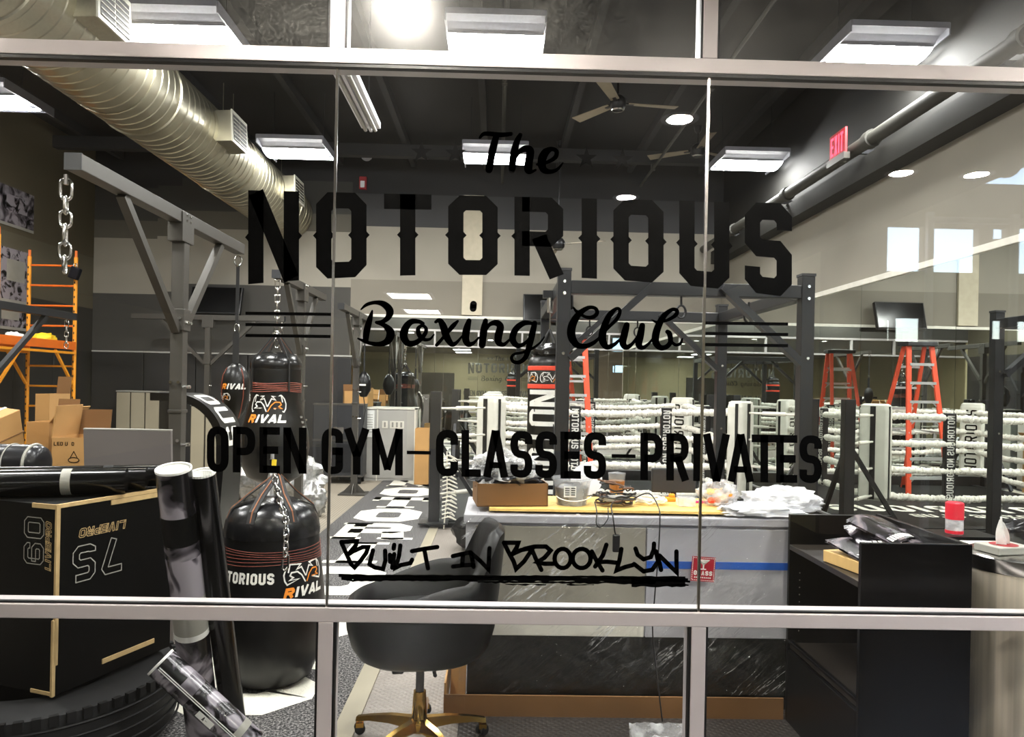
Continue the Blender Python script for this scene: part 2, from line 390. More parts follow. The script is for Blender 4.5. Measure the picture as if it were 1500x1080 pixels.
    # ---- lettering
    def ribbon(self, pts, hw, closed=False, fm=None, d=0.0, mi=0, cap=False):
        k = len(pts); P = [Vector((p[0],p[1])) for p in pts]
        H = hw if isinstance(hw, (list, tuple)) else [hw]*k
        vs = []; fs = []; lft = []; rgt = []
        for i in range(k):
            a = P[i-1] if (closed or i > 0) else None; b = P[(i+1) % k] if (closed or i < k-1) else None
            d0 = (P[i]-a).normalized() if a is not None and (P[i]-a).length > 1e-9 else None
            d1 = (b-P[i]).normalized() if b is not None and (b-P[i]).length > 1e-9 else None
            if d0 is None: d0 = d1
            if d1 is None: d1 = d0
            n0 = Vector((-d0.y,d0.x)); n1 = Vector((-d1.y,d1.x)); m = n0+n1
            m = m.normalized() if m.length > 1e-6 else n0
            q = max(.42, m.dot(n0)); m = m/q
            lft.append(P[i]+m*H[i]); rgt.append(P[i]-m*H[i])
        for i in range(k): vs.append(fm(lft[i].x,lft[i].y,d)); vs.append(fm(rgt[i].x,rgt[i].y,d))
        for i in range(k if closed else k-1):
            j = (i+1) % k; fs.append((2*i,2*i+1,2*j+1,2*j))
        self.add(vs, fs, mi)
        if cap:
            for i in (range(k) if cap == 'all' else (0,k-1)):
                self.add([fm(P[i].x+H[i]*math.cos(2*PI*j/14), P[i].y+H[i]*math.sin(2*PI*j/14), d) for j in range(14)], [tuple(range(14))], mi)
        return lft, rgt
    def build(self, name, mat, parent=None, smooth=None, bevel=0, world=False, stuff=False, kind=None, weld=False):
        me = bpy.data.meshes.new(name)
        vs = self.v
        if world and parent is not None:
            inv = world_matrix(parent).inverted(); vs = [inv @ p for p in vs]
        me.from_pydata([tuple(p) for p in vs], [], self.f)
        for m in (mat if isinstance(mat, (list,tuple)) else [mat]): me.materials.append(MAT[m])
        if any(self.mi): me.polygons.foreach_set('material_index', self.mi)
        me.validate(); me.update()
        if smooth is not None:
            me.shade_smooth(); me.set_sharp_from_angle(angle=math.radians(smooth))
        o = bpy.data.objects.new(name, me); C.objects.link(o)
        if parent is not None: o.parent = parent
        if bevel:
            b = o.modifiers.new('edge', 'BEVEL'); b.width = bevel; b.segments = 2; b.limit_method = 'ANGLE'; b.angle_limit = .9
        if stuff: o['kind'] = 'stuff'
        if kind: o['kind'] = kind
        return o
def world_matrix(o):
    m = o.matrix_basis if hasattr(o, 'matrix_basis') else Matrix.Identity(4)
    m = Matrix.LocRotScale(o.location, o.rotation_euler, o.scale)
    return world_matrix(o.parent) @ m if o.parent else m
def tag(o, label, cat, group=None):
    o['label'] = label; o['category'] = cat
    if group: o['group'] = group
    return o
def thing(name, label, cat, loc=(0,0,0), rz=0, group=None):
    o = bpy.data.objects.new(name, None); C.objects.link(o); o.empty_display_size = .05
    o.location = loc; o.rotation_euler = (0,0,rz)
    return tag(o, label, cat, group)
def struct_root(name, loc=(0,0,0)):
    o = bpy.data.objects.new(name, None); C.objects.link(o); o['kind'] = 'structure'; o.location = loc; return o
def dup(root, loc=None, rz=None, label=None, group=None):
    def cp(o, par):
        c = o.copy(); C.objects.link(c); c.parent = par
        for ch in [x for x in KIDS.get(o.name, [])]: cp(ch, c)
        return c
    r = cp(root, None)
    if loc is not None: r.location = loc
    if rz is not None: r.rotation_euler = (0,0,rz)
    if label: r['label'] = label
    if group: r['group'] = group
    return r
KIDS = {}
def kids_index():
    KIDS.clear()
    for o in bpy.data.objects:
        if o.parent: KIDS.setdefault(o.parent.name, []).append(o)
def catmull(pts, n=6):
    """smooth (x, y, w) control points"""
    out = []; k = len(pts)
    for i in range(k-1):
        p0 = pts[max(i-1,0)]; p1 = pts[i]; p2 = pts[i+1]; p3 = pts[min(i+2,k-1)]
        for s in range(n):
            t = s/n; q = []
            for a in range(len(p1)):
                q.append(.5*((2*p1[a])+(-p0[a]+p2[a])*t+(2*p0[a]-5*p1[a]+4*p2[a]-p3[a])*t*t+(-p0[a]+3*p1[a]-3*p2[a]+p3[a])*t**3))
            out.append(tuple(q))
    out.append(tuple(pts[-1])); return out

def corners(pts, closed, c, n):
    """cut (n=1) or round (n>1) the corners of a polyline"""
    k = len(pts); out = []
    for i in range(k):
        p = Vector(pts[i])
        if not closed and i in (0, k-1): out.append(tuple(p)); continue
        a = Vector(pts[i-1]); b = Vector(pts[(i+1) % k])
        la = (a-p).length; lb = (b-p).length; ca = min(c, la*.5); cb = min(c, lb*.5)
        q0 = p+(a-p)/la*ca; q1 = p+(b-p)/lb*cb
        if n <= 1: out += [tuple(q0), tuple(q1)]
        else:
            for s in range(n+1):
                t = s/n; out.append(tuple(q0*(1-t)**2+p*2*t*(1-t)+q1*t*t))
    return out
def glyph(ch, w, h, t, c=None, n=1):
    """centre-line strokes (points, closed, half width) of a block capital in a w x h box, stroke t"""
    l = t/2; r = w-t/2; b = t/2; T = h-t/2; m = h/2; mid = w/2; k = h*.2
    if c is None: c = t*.5
    S = []
    def ln(*p, f=1.0): S.append((list(p), False, t/2*f))
    def cv(*p, closed=False): S.append((corners(list(p), closed, c, n), closed, t/2))
    if ch == 'O' or ch == '0': cv((l,b),(r,b),(r,T),(l,T), closed=True)
    elif ch == 'N': ln((l,0),(l,h)); ln((r,0),(r,h)); ln((l,h*.98),(r,h*.02), f=1.0)
    elif ch == 'T': ln((0,T),(w,T)); ln((mid,0),(mid,h))
    elif ch == 'I': ln((mid,0),(mid,h))
    elif ch == 'R': ln((l,0),(l,h)); cv((l,T),(r,T),(r,m-l*.3),(l,m-l*.3)); ln((mid,m),(r+t*.08,0))
    elif ch == 'P': ln((l,0),(l,h)); cv((l,T),(r,T),(r,m-l*.5),(l,m-l*.5))
    elif ch == 'B': ln((l,0),(l,h)); cv((l,T),(r,T),(r,m),(l,m)); cv((l,m),(r,m),(r,b),(l,b))
    elif ch == 'D': ln((l,0),(l,h)); cv((l,T),(r,T),(r,b),(l,b))
    elif ch == 'U': cv((l,h),(l,b),(r,b),(r,h))
    elif ch == 'S': cv((r,T-k),(r,T),(l,T),(l,m),(r,m),(r,b),(l,b),(l,b+k))
    elif ch == '5': cv((r,T),(l,T),(l,m),(r,m),(r,b),(l,b),(l,b+k*.6))
    elif ch == '6': cv((r,T-k),(r,T),(l,T),(l,b),(r,b),(r,m),(l,m))
    elif ch == '7': cv((0,T),(r,T),(mid*.8,0))
    elif ch == 'C': cv((r,T-k*1.2),(r,T),(l,T),(l,b),(r,b),(r,b+k*1.2))
    elif ch == 'G': cv((r,T-k*1.2),(r,T),(l,T),(l,b),(r,b),(r,b+k)); ln((r,b+k*.9),(r,m+l)); ln((mid,m),(w,m))
    elif ch == 'E': ln((l,0),(l,h)); ln((l,T),(w,T)); ln((l,m),(w*.92,m)); ln((l,b),(w,b))
    elif ch == 'L': ln((l,0),(l,h)); ln((l,b),(w,b))
    elif ch == 'A': ln((l*.9,0),(mid,h)); ln((w-l*.9,0),(mid,h)); ln((w*.25,h*.26),(w*.75,h*.26), f=.8)
    elif ch == 'V': ln((l*.9,h),(mid,0)); ln((w-l*.9,h),(mid,0))
    elif ch == 'Y': ln((l*.9,h),(mid,m*.8)); ln((w-l*.9,h),(mid,m*.8)); ln((mid,0),(mid,m))
    elif ch == 'M': ln((l,0),(l,h)); ln((r,0),(r,h)); ln((l,h),(mid,h*.12), f=.85); ln((r,h),(mid,h*.12), f=.85)
    elif ch == 'K': ln((l,0),(l,h)); ln((l,m),(r,h)); ln((l*1.4,m),(r,0))
    elif ch == 'X': ln((l,0),(r,h)); ln((r,0),(l,h))
    elif ch == 'H': ln((l,0),(l,h)); ln((r,0),(r,h)); ln((l,m),(r,m))
    elif ch == '-': ln((0,m),(w,m), f=.45)
    return S
def fine(pts, closed, step):
    """add points along a polyline so that it can bend over a curved surface"""
    out = []; k = len(pts)
    for i in range(k if closed else k-1):
        a = Vector(pts[i]); b = Vector(pts[(i+1) % k]); q = max(1, int((b-a).length/step+.5))
        out += [tuple(a+(b-a)*s/q) for s in range(q)]
    if not closed: out.append(tuple(pts[-1]))
    return out
def word(mb, s, x, y, h, fm, wr=.62, tr=.2, gap=.16, mi=0, n=1, d=0.0, slant=0.0, outline=0.0, curved=False):
    """lay a word of block capitals along x; returns the end x"""
    for i, ch in enumerate(s):
        if ch == ' ': x += h*.4; continue
        w = h*wr*(.42 if ch == 'I' else (1.25 if ch == 'M' else 1)); t = h*tr
        m_ = mi[i] if isinstance(mi, (list,tuple)) else mi
        g = (lambda X: (lambda a, b, dd: fm(X+a+slant*b, y+b, dd)))(x)
        for pts, cl, hw in glyph(ch, w, h, t, n=n):
            if outline:
                tmp = MB(); L_, R_ = tmp.ribbon(pts, hw, cl, lambda a,b,dd: Vector((a,b,0)))
                if cl:
                    for loop in (L_, R_): mb.ribbon([tuple(q) for q in loop], outline, True, g, d, m_)
                else: mb.ribbon([tuple(q) for q in L_+R_[::-1]], outline, True, g, d, m_)
            else: mb.ribbon(fine(pts, cl, h*.16) if curved else pts, hw, cl, g, d, m_)
        x += w+h*gap
    return x
def word_len(s, h, wr=.62, gap=.16):
    return sum(h*.4 if ch == ' ' else h*wr*(.42 if ch == 'I' else (1.25 if ch == 'M' else 1))+h*gap for ch in s)-h*gap

EMB_L = [[(390,30),(345,75),(318,150),(330,220),(360,265),(520,212),(390,216),(440,188),(398,160),(418,126),(500,124),(560,172),(612,262)],
         [(375,125),(400,26),(550,40),(490,95),(560,74),(620,190)]]
def emblem(mb, x, y, h, fm, mi_w=0, mi_o=1, d=0.0):
    """two mirrored line-drawn heads meeting in a V; the inner right line is orange"""
    s = h/260.0
    for k, st in enumerate(EMB_L):
        mb.ribbon([((p[0]-622)*s+x, (275-p[1])*s+y) for p in st], 9*s, False, fm, d, mi_w)
        if k == 0:
            a = st[:6]; b_ = st[5:]
            mb.ribbon([((622-p[0])*s+x, (275-p[1])*s+y) for p in a], 9*s, False, fm, d, mi_w)
            mb.ribbon([((622-p[0])*s+x, (275-p[1])*s+y) for p in b_], 8*s, False, fm, d+.0004, mi_o)
        else: mb.ribbon([((622-p[0])*s+x, (275-p[1])*s+y) for p in st], 9*s, False, fm, d, mi_w)
def logo(mb, x, y, h, fm, mi_w=0, mi_o=1, d=0.0):
    """emblem over the maker's slanted word; x is the centre, h the whole height"""
    emblem(mb, x, y+h*.36, h*.64, fm, mi_w, mi_o, d)
    H = h*.29; L_ = word_len('RIVAL', H, 1.05, .1)
    word(mb, 'RIVAL', x-L_/2-H*.15, y, H, fm, 1.05, .3, .1, [mi_o,mi_w,mi_w,mi_w,mi_w], d=d, slant=.3, curved=True)

def link_pts(l, w, n=6):
    """stadium centre line in the local xz plane"""
    r = w/2; pts = []
    for s in range(n+1): t = PI*s/n; pts.append((r*math.cos(t), 0, l/2-r+r*math.sin(t)))
    for s in range(n+1): t = PI+PI*s/n; pts.append((r*math.cos(t), 0, -l/2+r+r*math.sin(t)))
    return pts
def chain_mesh(mb, top, length, ll, lw, wr, phase=0, n=6):
    """links hanging straight down"""
    z = top[2]; i = 0
    while z-ll*.5 > top[2]-length:
        Mx = Matrix.Translation((top[0],top[1],z-ll/2)) @ rotz(phase+(PI/2 if i % 2 else 0)+.25)
        mb.tube(link_pts(ll,lw), wr, n, closed=True, M=Mx)
        z -= ll-2.2*wr; i += 1
    return z
def chain_path(mb, pts, ll, lw, wr, n=6):
    """links following a path of points"""
    P = [Vector(p) for p in pts]; seg = []; i = 0
    for a, b in zip(P, P[1:]):
        L_ = (b-a).length; d = (b-a)/L_; s = 0
        while s < L_:
            c = a+d*(s+ll/2); q = d.to_track_quat('Z','X').to_matrix().to_4x4()
            mb.tube(link_pts(ll,lw), wr, n, closed=True, M=Matrix.Translation(c) @ q @ rotz(.5+(PI/2 if i % 2 else 0)))
            s += ll-2.2*wr; i += 1

# ================================================================== SETTING
XL, XR, YB, YG, HC = -6.8, 3.8, 12.5, 2.6, 5.4       # left wall, right wall, back wall, storefront, gym ceiling
LC = 3.2                                             # lobby ceiling
fl = struct_root('floor')
MB().box(XL-.1, XR+.1, 2.7, YB+.1, -.1, 0).build('floor_slab', 'floor_rubber', fl)
MB().box(XL, -1.83, 2.75, YB, 0, .006).build('ribbed_matting', 'floor_ribbed', fl)
MB().box(-.72, -.62, 2.75, YB, 0, .009).build('border_strip', 'locker', fl)
MB().box(-.15, 3.75, 2.75, 4.6, 0, .006).build('rubber_matting', 'floor_rubber_dark', fl)
turf = MB().box(-1.83, -.72, 2.75, YB-.02, 0, .012).build('turf_strip', 'turf', fl)
def turf_letter(ch, yc):
    mb = MB(); w, h, t = .76, .86, .24
    fm = lambda a, b, d: Vector((-1.655+a, yc-h/2+b, .0145))
    if ch == 'R':
        mb.ribbon([(.12,0),(.12,h)], .12, False, fm); mb.ribbon(corners([(.1,h-.11),(w-.12,h-.11),(w-.12,.41),(.1,.41)], False, .1, 1), .11, False, fm); mb.ribbon([(w-.19,.40),(w-.14,0)], .115, False, fm)
    else:
        for pts, cl, hw in glyph(ch, w, h, t, c=.12): mb.ribbon(pts, hw, cl, fm)
    S = .09
    def slab(x0, x1, y): mb.ribbon([(x0, y), (x1, y)], S/2, False, fm)
    if ch in 'NR':
        slab(-.03, t+.05, S/2); slab(w-t-.06, w+.06, S/2); slab(-.03, t+.05, h-S/2)
        if ch == 'N': slab(w-t-.05, w+.03, h-S/2)
    if ch in 'TI': slab(w/2-t/2-.12, w/2+t/2+.12, S/2)
    if ch == 'I': slab(w/2-t/2-.12, w/2+t/2+.12, h-S/2)
    if ch == 'T':
        mb.ribbon([(S/2, h), (S/2, h-t-.08)], S/2, False, fm); mb.ribbon([(w-S/2, h), (w-S/2, h-t-.08)], S/2, False, fm)
    if ch == 'U': slab(-.03, t+.06, h-S/2); slab(w-t-.06, w+.03, h-S/2)
    return mb.build('letter', 'turf_white', turf)
for ch, yc in zip('NOTORIOUS', (11.85, 10.86, 9.88, 8.92, 7.95, 6.94, 5.95, 4.92, 3.95)): turf_letter(ch, yc)

# gym walls
wb = struct_root('wall_back')
MB().box(XL-.1, -2.5, YB, YB+.1, 0, HC).build('painted_wall', 'wall_back_left', wb)
MB().box(-2.5, XR+.1, YB, YB+.1, 0, HC).build('painted_wall', 'wall_back_right', wb)
MB().box(-.62, -.28, YB-.06, YB, 2.78, 4.8).build('pilaster', 'pilaster', wb)
for i in range(5):
    x0 = XL+.02+i*.865
    MB().box(x0, x0+.855, YB-.045, YB, .08, 2.03).build('wall_pad', 'pad_black', wb, bevel=.01)
    MB().box(x0, x0+.86, YB-.05, YB, 2.035, 2.06).build('pad_rail', 'grey_panel', wb)
wl = struct_root('wall_left')
MB().box(XL-.1, XL, 2.7, YB, 0, HC).build('painted_wall', 'wall_left_paint', wl)
for i in range(10):
    y0 = 3.0+i*.93
    MB().box(XL, XL+.045, y0, y0+.92, .08, 2.03).build('wall_pad', 'pad_black', wl, bevel=.01)
wr_ = struct_root('wall_right')
MB().box(XR, XR+.1, 2.7, YB, 0, HC).build('painted_wall', 'wall_right_paint', wr_)
wf = struct_root('wall_front')
MB().box(XL-.1, XR+.1, YG, YG+.107, LC+.06, HC).build('painted_wall', 'wall_grey', wf)
ce = struct_root('ceiling')
MB().box(XL-.1, XR+.1, 2.6, YB+.1, HC, HC+.1).build('deck', 'ceiling_black', ce)
for i in range(9):
    MB().box(-6.4+i*1.22, -6.32+i*1.22, 2.75, YB-.01, HC-.14, HC).build('joist', 'joist', ce)
for y in (5.1, 8.2, 11.3):
    MB().box(XL, XR, y, y+.14, HC-.32, HC-.14).build('beam', 'joist', ce)
bb = struct_root('baseboard_back'); MB().box(-2.5, XR, YB-.03, YB, 0, .2).build('board', 'baseboard', bb)
bb2 = struct_root('baseboard_right'); MB().box(XR-.02, XR, 2.75, YB-.03, 0, .2).build('board', 'baseboard', bb2)
sf = struct_root('trim_1')
MB().box(XR-.2, XR, 2.75, YB, 3.74, 3.95).build('soffit', 'wall_dark', sf)

# mirrors
mr = thing('wall_mirror', 'tall wall mirror of joined sheets along the back wall', 'mirror', (0, YB, 0))
for i in range(4):
    x0 = -2.48+i*1.57
    MB().box(x0, x0+1.565, YB-.012, YB-.004, .22, 2.72).build('mirror_sheet', 'mirror', mr, world=True)
MB().box(-2.5, XR-.01, YB-.03, YB-.002, 2.72, 2.765).build('top_rail', 'trim_white', mr, world=True)
MB().box(-2.5, XR-.02, YB-.03, YB-.002, .2, .22).build('bottom_rail', 'alu', mr, world=True)
mr2 = thing('wall_mirror', 'long wall mirror of joined sheets along the right wall beside the ring', 'mirror', (XR, 3, 0))
for i in range(6):
    y0 = 2.83+i*1.6
    MB().box(XR-.012, XR-.004, y0, y0+1.594, .22, 2.72).build('mirror_sheet', 'mirror', mr2, world=True)
MB().box(XR-.035, XR-.002, 2.8, YB-.035, 2.72, 2.775).build('top_rail', 'trim_white', mr2, world=True)
MB().box(XR-.03, XR-.002, 2.8, YB-.03, .2, .22).build('bottom_rail', 'alu', mr2, world=True)

# ------------------------------------------------------------------ storefront
win = struct_root('window_1', (0, YG, 0))
def wb_(name, mat, x0, x1, y0, y1, z0, z1, bev=.003):
    return MB().box(x0, x1, y0, y1, z0, z1).build(name, mat, win, world=True, bevel=bev)
SEAMS = [-.585+1.318*k for k in range(-4, 4)]
SEAMS = [s for s in SEAMS if XL < s < XR]
TR0, TR1, SI0, SI1, MW = 2.723, 2.776, .757, .807, .052
wb_('transom', 'frame_white', XL, XR, YG, YG+.107, TR0, TR1)
wb_('sill_rail', 'frame_white', XL, XR, YG, YG+.107, SI0, SI1)
wb_('head_rail', 'frame_white', XL, XR, YG, YG+.107, LC, LC+.06)
wb_('bottom_rail', 'frame_white', XL, XR, YG, YG+.107, 0, .1)
wb_('gasket', 'gasket', XL, XR, YG+.004, YG+.03, TR0-.012, TR0, 0)
wb_('gasket', 'gasket', XL, XR, YG+.012, YG+.03, SI1, SI1+.007, 0)
for s in SEAMS:
    wb_('mullion', 'frame_white', s-MW/2, s+MW/2, YG, YG+.107, .1, SI0)
    wb_('mullion', 'frame_white', s-MW/2, s+MW/2, YG, YG+.107, TR1, LC)
    for z0, z1 in ((.1, SI0), (TR1, LC)):
        wb_('gasket', 'gasket', s+MW/2, s+MW/2+.008, YG+.004, YG+.03, z0, z1, 0)
        wb_('gasket', 'gasket', s-MW/2-.008, s-MW/2, YG+.004, YG+.03, z0, z1, 0)
    wb_('glass_joint', 'chrome', s-.0045, s+.0045, YG+.011, YG+.0215, SI1, TR0, 0)
ed = [XL]+SEAMS+[XR]
for a, b in zip(ed, ed[1:]):
    wb_('pane', 'glass_clean', a+.004, b-.004, YG+.012, YG+.020, SI1, TR0, 0)
    wb_('pane', 'glass_clean', a+MW/2, b-MW/2, YG+.012, YG+.020, .1, SI0, 0)
    wb_('pane', 'glass_dusty', a+MW/2, b-MW/2, YG+.012, YG+.020, TR1, LC, 0)

# vinyl lettering on the outside of the glass: black face, grey back
class VB(MB):
    def ribbon(self, pts, hw, closed=False, fm=None, d=0.0, mi=0, cap=False):
        super().ribbon(pts, hw, closed, fm, .0002, 1, cap)
        return super().ribbon(pts, hw, closed, fm, 0.0, 0, cap)
    def poly(self, pts, fm):
        for d, mi in ((.0002, 1), (0, 0)): self.add([fm(x, y, d) for x, y in pts], [tuple(range(len(pts)))], mi)
def done(mb, name): return mb.build(name, ['vinyl_black', 'vinyl_back'], win, world=True)
YV = YG+.0112
gp = lambda x, y, d: at(x, -y, YV+d)                 # y runs up, so it is minus the row
ntop = lambda x: 279+(x-375)*.0243
nbot = lambda x: 394.5+1.42e-4*(x-760)**2+.0243*(x-375)
def arch(x0):
    def fm(a, b, d):
        x = x0+a; t = ntop(x); q = nbot(x); return at(x, t+(1-b/120.0)*(q-t), YV+d)
    return fm
SP = {'N': 'LR', 'O': 'LRio', 'T': 'tt', 'R': 'L', 'I': 'LR', 'U': 'LRio', 'S': ''}
for ch, x0, x1 in (('N',363.5,438),('O',463,537),('T',562.5,632),('O',656.5,729),('R',753.5,825),('I',851.5,875),('O',898.5,972),('U',995,1068.5),('S',1091,1160)):
    mb = VB(); w = x1-x0; t = 22.5; f = arch(x0)
    for pts, cl, hw in glyph(ch, w, 120, t, c=t*.45): mb.ribbon(pts, hw, cl, f)
    pos = []
    if 'L' in SP[ch]: pos.append((0, -1))
    if 'R' in SP[ch]: pos.append((w, 1))
    if 'i' in SP[ch]: pos += [(t, 1), (w-t, -1)]
    if 't' in SP[ch]: pos += [(w/2-t/2, -1), (w/2+t/2, 1)]
    for px, sg in pos: mb.poly([(px-sg, 54), (px+sg*4.6, 60), (px-sg, 66)] , f)
    done(mb, 'vinyl_letter')
ctop = lambda x: 624.5+(x-300)*.0151
cbot = lambda x: 691.5+(x-300)*.0186
def cond(x0):
    def fm(a, b, d):
        x = x0+a; t = ctop(x); q = cbot(x); return at(x, t+(1-b/68.0)*(q-t), YV+d)
    return fm
for ch, x0, x1 in (('O',303,335),('P',341,374),('E',380,410),('N',415,449),('G',471,502.5),('Y',504,541),('M',545,590),('-',596,631),('C',638.5,671),('L',676,704.5),('A',708,744),('S',747.5,780),('S',784,816),('E',821,851),('S',855,888),('-',896,931),
                   ('P',938,971),('R',976,1009),('I',1015,1027),('V',1030,1069),('A',1066,1104),('T',1101,1138),('E',1137,1168),('S',1171,1204)):
    mb = VB(); w = x1-x0
    for pts, cl, hw in glyph(ch, w, 68, 11.2 if ch != '-' else 11.5, c=w*.46, n=5): mb.ribbon(pts, hw, cl, cond(x0))
    done(mb, 'vinyl_letter')
def script(name, ox, oy, z, strokes, smooth=True):
    mb = VB()
    for st in strokes:
        p = [(ox+a/z, -(oy+b/z), w/z) for a, b, w in st]
        if smooth and len(p) > 2: p = catmull(p, 6)
        mb.ribbon([(a, b) for a, b, w in p], [w for a, b, w in p], False, gp, cap='all')
    done(mb, name)
script('vinyl_word', 590, 170, 4.286, [
    [(484,136,8),(510,112,13),(560,113,15),(620,118,15),(680,112,13)], [(588,122,20),(565,210,24),(548,300,24),(541,338,22)],
    [(738,118,14),(715,165,20),(695,250,24),(686,338,22)], [(694,290,8),(730,228,14),(772,205,22),(800,220,25),(792,280,26),(788,335,26),(806,350,12),(835,338,7)],
    [(842,305,8),(900,292,11),(955,262,14),(966,224,14),(935,207,14),(893,232,25),(872,285,27),(884,335,22),(925,350,15),(970,335,10),(1005,295,5)]])
BX = [[(105,130,6),(150,92,14),(220,74,16),(290,88,26),(338,140,32),(325,195,24),(278,230,17),(230,236,13)], [(230,236,13),(298,262,20),(345,320,34),(322,385,30),(260,412,20),(180,405,16),(115,382,12),(78,366,6)],
    [(196,142,8),(178,205,22),(152,300,28),(143,375,24)],
    [(610,245,14),(570,228,18),(510,232,24),(465,285,30),(452,350,32),(488,405,26),(555,398,22),(620,338,18),(634,288,15),(604,262,13),(570,286,17),(578,338,20),(618,374,16),(665,372,11),(698,335,6)],
    [(712,232,12),(745,220,20),(775,270,30),(800,350,30),(842,412,22),(882,400,14),(925,350,8)], [(892,225,10),(850,268,20),(795,335,14),(720,420,14)],
    [(984,222,20),(965,290,30),(955,365,30),(978,412,24),(1022,402,14),(1062,360,8)], [(1020,88,28),(1017,122,28)],
    [(1118,222,20),(1104,300,30),(1090,420,28)], [(1105,330,10),(1150,255,16),(1205,240,25),(1238,272,30),(1222,350,32),(1225,400,26),(1265,416,16),(1312,378,10)],
    [(1493,243,14),(1430,242,22),(1365,290,26),(1338,370,28),(1373,422,22),(1424,415,16),(1478,368,12)], [(1518,242,22),(1498,330,27),(1473,430,25),(1443,520,20),(1393,560,17),(1345,555,14),(1330,522,13),(1355,493,11),(1413,482,11),(1490,452,11),(1555,408,9),(1598,352,5)]]
script('vinyl_word', 510, 430, 5.556, BX)
script('vinyl_word', 750, 430, 5.556, [
    [(500,115,8),(530,150,13),(598,190,13),(655,193,17),(692,162,17),(678,122,15),(620,117,17),(543,170,26),(490,260,34),(485,350,34),(528,418,26),(600,428,20),(670,398,16),(720,350,9)],
    [(700,380,6),(780,282,13),(858,200,15),(878,142,15),(850,124,14),(792,180,24),(745,290,30),(737,380,32),(772,436,22),(832,416,16),(882,370,10)],
    [(934,256,24),(915,330,30),(902,405,28),(932,438,22),(980,408,14),(1030,340,12)], [(1060,262,24),(1045,340,30),(1032,415,28),(1062,442,18),(1110,412,12),(1150,362,9)],
    [(1140,216,6),(1180,234,11),(1258,220,13),(1328,180,17),(1342,142,17),(1300,133,16),(1232,190,24),(1182,290,30),(1167,385,30),(1202,438,24),(1250,438,20),(1288,398,20),(1283,332,22),(1265,312,18)], [(1285,380,12),(1330,418,13),(1370,408,12),(1386,370,8)]])
def marker(name, ox, oy, z, w, sts): script(name, ox, oy, z, [[(a, b, w) for a, b in s] for s in sts], smooth=False)
marker('vinyl_word', 490, 780, 5.77, 18.5, [[(60,90),(100,180),(140,270),(170,298),(220,240),(268,175),(285,125),(240,125),(150,165),(128,182)], [(58,82),(188,75),(182,108),(130,170)],
    [(325,152),(308,220),(296,270),(340,298),(410,310),(430,240),(428,155)], [(505,106),(500,138)], [(505,185),(488,300)], [(468,190),(470,250)], [(556,112),(545,200),(518,300),(560,278),(642,260),(656,232)],
    [(655,160),(760,140),(868,125)], [(760,150),(775,230),(790,305)], [(1000,202),(1070,185),(1150,170)], [(1085,190),(1080,270)], [(1002,290),(1080,280),(1170,275)], [(1150,170),(1165,230),(1175,292)], [(1155,175),(1230,240),(1300,312),(1305,220),(1310,135)]])
marker('vinyl_word', 740, 780, 4.6875, 15.5, [[(-8,72),(20,130),(58,200),(75,252),(130,200),(170,140),(190,108),(110,122),(50,150)], [(-8,72),(90,72),(80,102),(50,150)],
    [(180,112),(210,180),(248,258)], [(130,115),(200,98),(280,98),(312,125),(270,175),(222,205),(270,216),(330,216)],
    [(395+56*math.cos(k*PI/9), 180+66*math.sin(k*PI/9)) for k in range(19)], [(525+62*math.cos(k*PI/9), 180+66*math.sin(k*PI/9)) for k in range(19)],
    [(595,132),(630,200),(668,262)], [(695,86),(670,160),(618,235)], [(640,205),(700,202),(770,210)], [(798,115),(785,190),(765,262),(820,240),(878,225)],
    [(895,112),(910,155),(950,185),(1000,170),(1020,120),(1022,78)], [(1035,130),(1050,200),(1010,258),(950,268),(900,230),(885,218)], [(1045,165),(1060,210),(1070,258)], [(1060,160),(1120,220),(1178,276),(1176,200),(1176,132)]])
mb = VB(); rr = random.Random(3)
def band(x0, x1, y0, y1, n):
    up = []; lo = []
    for i in range(n+1):
        x = x0+(x1-x0)*i/n; s = (x-500)*.006
        up.append((x, -(y0+s+rr.uniform(-.7,.7)))); lo.append((x, -(y1+s+rr.uniform(-1.2,1.2))))
    for i in range(n): mb.poly([up[i], up[i+1], lo[i+1], lo[i]], gp)
band(496, 1004, 841.5, 845.5, 60); band(500, 1008, 844, 850, 60); band(508, 560, 849, 852, 12); band(560, 700, 848, 850.5, 22); band(700, 960, 850, 853, 40)
band(925, 1004, 846, 857, 12); band(985, 1011, 848, 850, 5); band(978, 1009, 853, 855, 6); band(740, 800, 854, 856, 10); band(830, 870, 854, 856, 6)
done(mb, 'vinyl_underline')
for sx, sy in ((617.5,222),(667,223.5),(859,230.8),(912,232.6)):
    mb = VB(); P5 = [(sx+(16.5 if k % 2 == 0 else 6.3)*math.sin(k*PI/5+.02), -(sy+1)+(16.5 if k % 2 == 0 else 6.3)*math.cos(k*PI/5+.02)) for k in range(10)]
    for k in range(10): mb.poly([(sx, -(sy+1)), P5[k], P5[(k+1) % 10]], gp)
    done(mb, 'vinyl_star')
for xa, xb, ys in ((359.5, 487.5, (459, 475.5, 491.5)), (1031.5, 1154.5, (473.3, 488.6, 505.0))):
    for i, yy in enumerate(ys):
        mb = VB(); mb.ribbon([(xa, -yy), (xb, -(yy+(xb-xa)*.013))], 2.3, False, gp); done(mb, 'vinyl_line')

